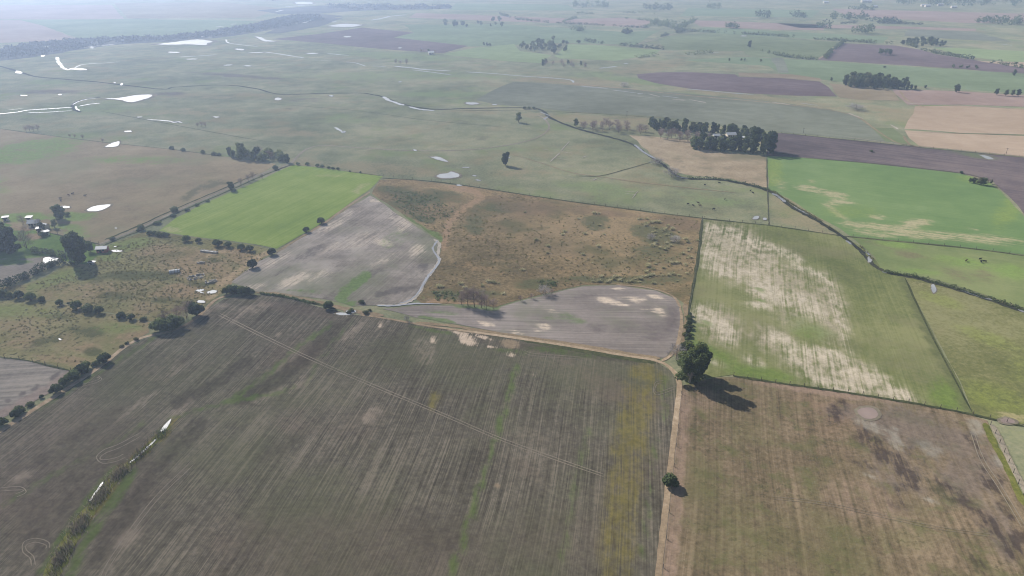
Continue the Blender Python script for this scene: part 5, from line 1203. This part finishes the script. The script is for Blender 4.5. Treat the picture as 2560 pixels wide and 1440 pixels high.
# ------------------------------------------------------------------ buildings and farm things
M_wallw = flat_mat("whitewashed_wall", (196, 186, 172), .1, 1)
M_wallb = flat_mat("brick_wall", (150, 92, 76), .2, 3)
M_tin = flat_mat("tin_roof", (172, 174, 176), .12, 1.2, .6, .3, 0)
M_dark_op = flat_mat("dark_opening", (40, 38, 36), .1, 1)
M_conc = flat_mat("weathered_concrete", (150, 146, 138), .25, 1.5)
M_rust = flat_mat("rusty_iron", (120, 84, 66), .3, 2)
M_hide = flat_mat("dark_hide", (38, 34, 32), .3, 2)
M_hide2 = flat_mat("brown_hide", (78, 50, 38), .3, 2)

def house(name, u, v, L, Wd, h, rz, wall, label, roofh=1.1, group=None, cat="house", skillion=False):
    x, y = G(u, v)
    o = empty(name, (x, y, 0.05), rz)
    a, b = L / 2, Wd / 2
    mb = MB()
    mb.v = [(-a, -b, 0), (a, -b, 0), (a, b, 0), (-a, b, 0), (-a, -b, h), (a, -b, h), (a, b, h), (-a, b, h)]
    mb.f = [(0, 1, 5, 4), (1, 2, 6, 5), (2, 3, 7, 6), (3, 0, 4, 7)]
    if not skillion:
        mb.v += [(-a, 0, h + roofh), (a, 0, h + roofh)]
        mb.f += [(4, 8, 7), (5, 6, 9)]
    mb.build("wall", wall, o)
    rb = MB(); e = .35; th = .1
    if skillion:
        pr = [(-b - e, h + .02), (b + e, h + roofh * .5)]
    else:
        k = roofh / b
        pr = [(-b - e, h - e * k + .04), (0, h + roofh + .04), (b + e, h - e * k + .04)]
    for (y0, z0), (y1, z1) in zip(pr, pr[1:]):
        i = len(rb.v)
        for xx in (-a - e, a + e):
            rb.v += [(xx, y0, z0), (xx, y1, z1), (xx, y1, z1 + th), (xx, y0, z0 + th)]
        rb.f += [(i, i + 1, i + 2, i + 3), (i + 4, i + 7, i + 6, i + 5), (i, i + 4, i + 5, i + 1), (i + 1, i + 5, i + 6, i + 2), (i + 2, i + 6, i + 7, i + 3), (i + 3, i + 7, i + 4, i)]
    rb.build("roof", M_tin, o)
    d = MB(); d.box((-a * .2, -b - .03, 1.0), (.95, .06, 2.0)); d.build("door", M_dark_op, o)
    for wx in (-a * .65, a * .35):
        w = MB(); w.box((wx, -b - .03, 1.45), (.9, .06, .9)); w.build("window", M_dark_op, o)
    tag(o, label, cat, group)
    return o
house("farmhouse", 88, 566, 4.6, 3.4, 2.2, .2, M_wallw, "white farmhouse nearest the leafless tree in the left farmyard")
house("outbuilding", 115, 572, 3, 2.4, 2.0, -.4, M_wallw, "pale outbuilding at the right of the left farmyard", .7, None, "outbuilding")
house("outbuilding", 101, 580, 2.4, 1.8, 1.9, .3, M_wallw, "tiny tin roofed outbuilding in front of the farmhouse", .5, None, "outbuilding", True)
house("outbuilding", 117, 588, 2.2, 1.6, 1.8, .9, M_wallw, "small low outbuilding at the front corner of the left farmyard", .5, None, "outbuilding", True)
house("farm_shed", 75, 552, 2.4, 1.8, 1.9, .1, M_wallw, "small white shed behind the leafless tree of the farmyard", .5, None, "shed", True)
house("farm_shed", 16, 552, 2.4, 1.2, 1.9, .3, M_wallw, "low white shed at the far left behind the dark farmyard trees", .6, None, "shed", True)
house("farm_shed", 258, 630, 4.2, 3.0, 2.0, .12, M_wallb, "brick shed with bright tin roof beside the tallest leafy tree", .7, None, "shed")
house("farm_shed", 231, 661, 2.4, 1.2, 1.0, -.15, M_conc, "low grey lean-to at the foot of the tallest leafy tree", .4, None, "shed", True)
house("farmhouse", 1826, 344, 6.5, 4.5, 2.5, .15, M_wallw, "white roofed farmhouse in the clearing of the farm grove", 1.2)
house("outbuilding", 1790, 345, 4.4, 3, 2.1, .05, M_wallw, "pale outbuilding left of the farmhouse in the farm grove", .8, None, "outbuilding")
house("outbuilding", 1858, 350, 3, 2.2, 2.0, .3, M_wallw, "small white outbuilding right of the farmhouse in the grove", .6, None, "outbuilding", True)
house("long_shed", 2165, 6, 26, 10, 4.5, .05, M_wallw, "long white shed far off at the top right", 1.4, None, "shed")
for u, v, l in ((2308, 16, "far white house left one under the blue wood"), (2318, 17, "far white house second under the blue wood"), (2350, 14, "far white house with the taller roof by the blue wood"), (2384, 20, "far white house rightmost under the blue wood"), (2186, 19, "far small white house below the long shed"), (1826, 140, "far tiny pale dwelling by the ditch") if False else (2064, 8, "far white house left of the long shed")):
    house("far_house", u, v, 12, 8, 3.4, rng.uniform(-.3, .3), M_wallw, l, 1.6)
house("far_house", 1078, 136, 7, 5, 2.6, .2, M_wallw, "far lone house beside thin trees on the purple field edge", 1)
for (u, v, h, k) in ((1054, 131, 9, "bare_a"), (1072, 131, 9, "far_b"), (1086, 133, 8, "bare_b")):
    plant(k, u, v, h, "thin tree beside the far lone house", "trees beside the far lone house")
# rounded tin hut
def hut():
    x, y = G(437, 682)
    o = empty("tin_hut", (x, y, .05), .35)
    n = 10; L = 4.0; r = 1.0
    mb = MB()
    for xx in (-L / 2, L / 2):
        for k in range(n + 1):
            a = math.pi * k / n
            mb.v.append((xx, r * math.cos(a), .45 + r * .95 * math.sin(a)))
    for k in range(n): mb.f.append((k, k + 1, n + 2 + k, n + 1 + k))
    mb.build("roof", M_tin, o)
    for xx, nm in ((L / 2 - .12, "end_panel"), (-L / 2 + .12, "end_panel")):
        e = MB(); e.v = [(xx, r * .97 * math.cos(math.pi * k / n), .45 + r * .92 * math.sin(math.pi * k / n)) for k in range(n + 1)] + [(xx, -r * .97, 0), (xx, r * .97, 0)]
        e.f = [tuple(range(n + 3))]
        e.build(nm, M_conc if xx > 0 else M_dark_op, o)  # open end: a dark panel stands for the shade inside
    w = MB(); w.box((0, r - .06, .24), (L, .1, .48)); w.box((0, -r + .06, .24), (L, .1, .48)); w.build("wall", M_conc, o)
    for xx in (-1.2, .1, 1.3):
        s = MB()
        for k in range(n):
            a0, a1 = math.pi * k / n, math.pi * (k + 1) / n
            p = lambda a, d: (r * d * math.cos(a), .45 + r * .95 * d * math.sin(a))
            (ya, za), (yb, zb) = p(a0, 1.03), p(a1, 1.03)
            b = len(s.v); s.v += [(xx - .15, ya, za), (xx + .15, ya, za), (xx + .15, yb, zb), (xx - .15, yb, zb)]; s.f.append((b, b + 1, b + 2, b + 3))
        s.build("strap", M_conc, o)
    tag(o, "small rounded tin roofed hut in the rough pasture", "hut")
hut()
def trough():
    x, y = G(523, 631)
    o = empty("water_trough", (x, y, .05), -.28)
    L, w, h = 8.4, 1.5, .75
    mb = MB()
    mb.box((0, w / 2 - .1, h / 2), (L, .2, h)); mb.box((0, -w / 2 + .1, h / 2), (L, .2, h)); mb.box((L / 2 - .1, 0, h / 2), (.2, w - .4, h)); mb.box((-L / 2 + .1, 0, h / 2), (.2, w - .4, h)); mb.box((0, 0, .08), (L - .4, w - .4, .12))
    mb.build("basin", M_conc, o)
    for xx in (-2.6, .2, 2.4):
        d = MB(); d.box((xx, 0, .42), (.16, w - .42, .6)); d.build("divider", M_conc, o)
    wt = MB(); wt.v = [(-L / 2 + .2, -w / 2 + .2, .55), (L / 2 - .2, -w / 2 + .2, .55), (L / 2 - .2, w / 2 - .2, .55), (-L / 2 + .2, w / 2 - .2, .55)]; wt.f = [(0, 1, 2, 3)]
    wt.build("water", M_water, o)
    tag(o, "long concrete water trough in the rough pasture below the bright green field", "trough")
trough()
def ruin(u, v, L, Wd, rz, seed, label):
    rs = random.Random(seed)
    x, y = G(u, v)
    o = empty("ruined_wall", (x, y, .05), rz)
    for (cx, cy, l, r) in ((0, Wd / 2, L, 0), (0, -Wd / 2, L * .8, 0), (L / 2, 0, Wd * .8, math.pi / 2), (-L / 2, 0, Wd * .7, math.pi / 2), (0, 0, Wd * .7, math.pi / 2)):
        mb = MB(); n = max(3, int(l / .7))
        for k in range(n):
            t = (k + .5) / n - .5
            h = rs.uniform(.15, .95)
            mb.box((cx + t * l * math.cos(r), cy + t * l * math.sin(r), h / 2), (l / n * .96, .32, h), r + rs.uniform(-.06, .06))
        mb.build("wall", M_conc, o)
    mb = MB()
    for _ in range(40):
        s = rs.uniform(.15, .45)
        mb.box((rs.uniform(-L / 2, L / 2) * .9, rs.uniform(-Wd / 2, Wd / 2) * .8, s * .3), (s, s * rs.uniform(.6, 1.2), s * .6), rs.uniform(0, 3))
    mb.build("rubble", M_conc, o)
    tag(o, label, "ruin")
ruin(490, 694, 6.5, 3.2, .55, 1, "broken low walls of a ruined pen right of the tin hut")
ruin(528, 706, 4.2, 1.6, .6, 2, "smaller heap of ruined wall right of the broken pen")
ruin(502, 658, 2.8, 1.0, .2, 3, "small broken wall between the water trough and the tin hut")

# cattle
def cow_mesh(name, mat):
    mb = MB()
    # one skin: body loft along x, then neck and head, legs fused into the barrel
    secs = [(-1.02, .98, .12, .16), (-.92, .98, .28, .34), (-.55, .95, .34, .42), (0, .9, .36, .44), (.45, .93, .34, .42), (.8, 1.0, .24, .32), (1.02, 1.1, .15, .2), (1.2, 1.18, .12, .15), (1.42, 1.1, .1, .12), (1.62, .98, .07, .08)]
    n = 10; rings = []
    for (x, z, w, h) in secs:
        b = len(mb.v); rings.append(b)
        for k in range(n):
            a = 2 * math.pi * k / n
            mb.v.append((x, w * math.cos(a), z + h * math.sin(a)))
    for r0, r1 in zip(rings, rings[1:]):
        for k in range(n): mb.f.append((r0 + k, r1 + k, r1 + (k + 1) % n, r0 + (k + 1) % n))
    mb.f.append(tuple(rings[0] + k for k in range(n))); mb.f.append(tuple(rings[-1] + k for k in reversed(range(n))))
    for sy in (-1, 1):
        mb.tube([(-.78, sy * .2, .95), (-.72, sy * .21, .62), (-.86, sy * .2, .36), (-.82, sy * .2, 0)], [.17, .11, .06, .06], 6)
        mb.tube([(.62, sy * .18, .85), (.63, sy * .18, .4), (.63, sy * .18, 0)], [.12, .06, .06], 6)
        mb.tube([(1.24, sy * .1, 1.24), (1.22, sy * .26, 1.25)], [.05, .03], 5)
    mb.tube([(-1.0, 0, 1.1), (-1.1, 0, .8), (-1.08, 0, .45)], [.035, .025, .03], 5)
    return mb.mesh(name, mat)
COWS = [cow_mesh("cow", M_hide), cow_mesh("cow", M_hide2)]
for (u, v, rz, c, lab, grp) in ((1720, 512, .4, 0, None, 1), (1733, 516, 2.2, 0, None, 1), (1750, 516, 3.0, 1, None, 1), (1784, 525, .2, 0, None, 1), (1812, 500, 1.2, 0, None, 1), (1762, 464, .5, 0, None, 1), (1798, 459, 2.6, 0, None, 1), (1876, 479, .8, 0, None, 1), (1882, 484, 2.0, 0, None, 1), (1745, 509, 2.5, 1, None, 1),
                               (2450, 650, .3, 0, None, 2), (2452, 657, 1.4, 0, None, 2), (2461, 656, 2.7, 0, None, 2), (2415, 654, .6, 1, None, 2),
                               (151, 498, .2, 0, None, 3), (153, 504, 2.0, 0, None, 3), (182, 486, 1.1, 0, None, 3), (172, 490, 2.8, 1, None, 3), (213, 491, .4, 0, None, 3)):
    o = bpy.data.objects.new("cow", COWS[c]); COL.objects.link(o)
    o.location = (*G(u, v), .1); o.rotation_euler = (0, 0, rz); o.scale = (0.68,) * 3
    place = {1: "in the middle pasture above the brown scrub field", 2: "in the green meadow at the right", 3: "in the pasture above the left farmyard"}[grp]
    tag(o, f"{'dark' if c == 0 else 'brown'} cow grazing {place}", "cow", f"cattle {place}")

# fences: posts and wires
def fence(pts, label, sp=7.0, hp=1.35):
    L = smooth_line(pts, 4)
    Wp = np.array([G(*p) for p in L])
    seg = np.linalg.norm(np.diff(Wp, axis=0), axis=1); cum = np.concatenate([[0], np.cumsum(seg)])
    n = min(99, max(2, int(cum[-1] / sp)))
    P = [(float(np.interp(cum[-1] * k / n, cum, Wp[:, 0])), float(np.interp(cum[-1] * k / n, cum, Wp[:, 1]))) for k in range(n + 1)][:99]
    o = empty("wire_fence", (*P[0], 0.1))
    mb = MB(); mb.tube([(0, 0, -.1), (0, 0, hp * .6), (.01, 0, hp)], [.09, .085, .07], 6)
    me = mb.mesh("post", M_post)
    for x, y in P:
        c = bpy.data.objects.new("post", me); COL.objects.link(c); c.parent = o
        c.location = (x - P[0][0], y - P[0][1], 0); c.rotation_euler = (rng.uniform(-.04, .04), rng.uniform(-.04, .04), 0)
    for z in (.35, .75, 1.15):
        wb = MB()
        wb.tube([(x - P[0][0], y - P[0][1], z) for x, y in P], [.012] * len(P), 4)
        wb.build("wire", M_wire, o)
    tag(o, label, "fence")
fence([(960, 441), (1100, 456), (1330, 490), (1500, 514), (1755, 546)], "wire fence along the top of the brown scrub field", 6)
fence([(1756, 548), (1748, 620), (1736, 700), (1720, 790), (1712, 850)], "wire fence between the brown scrub and the streaked green field", 5)
fence([(1760, 547), (1922, 564), (2090, 588)], "wire fence along the top of the streaked green field", 6)
fence([(1917, 390), (1918, 470), (1923, 562)], "wire fence between the dry tan field and the vivid green field", 6)
fence([(2095, 589), (2200, 600), (2400, 619), (2560, 640), (2700, 662)], "wire fence below the vivid green field", 6)
fence([(1834, 940), (1930, 956), (2050, 973), (2180, 992), (2300, 1012), (2432, 1037), (2560, 1066)], "wire fence between the streaked green field and the brown pasture", 4)
fence([(1703, 985), (1694, 1080), (1680, 1210), (1662, 1380), (1650, 1500)], "wire fence along the pale track in the foreground", 8, 1.1)
fence([(2476, 1062), (2500, 1110), (2550, 1220), (2600, 1330)], "wire fence along the green lane at the right edge", 4)
fence([(-60, 888), (0, 895), (60, 901), (178, 928)], "wire fence above the grey stubble field at left", 5)
fence([(125, 583), (200, 600), (248, 611)], "wire fence from the farmyard to the straight track", 5)
fence([(1925, 331), (2100, 348), (2300, 369), (2560, 394), (2740, 412)], "wire fence between the dark ploughed field and the tan fields", 8)
# lone utility poles
for u, v, h, lab in ((2515, 385, 14, "thin wooden pole standing on the edge of the tan field"), (1567, 291, 12, "thin wooden pole in the long grey field by the creek"), (2008, 333, 12, "thin wooden pole at the edge of the long grey field")):
    x, y = G(u, v); mb = MB(); hh = h * dep(v) / F * 1.05
    mb.tube([(0, 0, -.2), (0, 0, hh)], [.13, .09], 7); mb.box((0, 0, hh * .93), (1.6, .12, .12))
    o = mb.build("wooden_pole", M_post); o.location = (x, y, .05); tag(o, lab, "pole")

# ------------------------------------------------------------------ haze
def haze():
    N = NT("haze_air")
    v = N.new("ShaderNodeVolumePrincipled")
    v.inputs["Color"].default_value = (0.57, 0.72, 1.0, 1)
    v.inputs["Density"].default_value = 0.00028
    v.inputs["Anisotropy"].default_value = 0.5
    N.t.links.new(v.outputs[0], N.out.inputs["Volume"])
    x, y0, y1, z0, z1 = 9100, -1600, 12100, -1.0, 124.0
    mb = MB(); mb.box((0, (y0 + y1) / 2, (z0 + z1) / 2), (2 * x, y1 - y0, z1 - z0))
    o = mb.build("haze", N.m)
    tag(o, "thin pale air haze over the whole plain", "haze", None, "stuff")
haze()
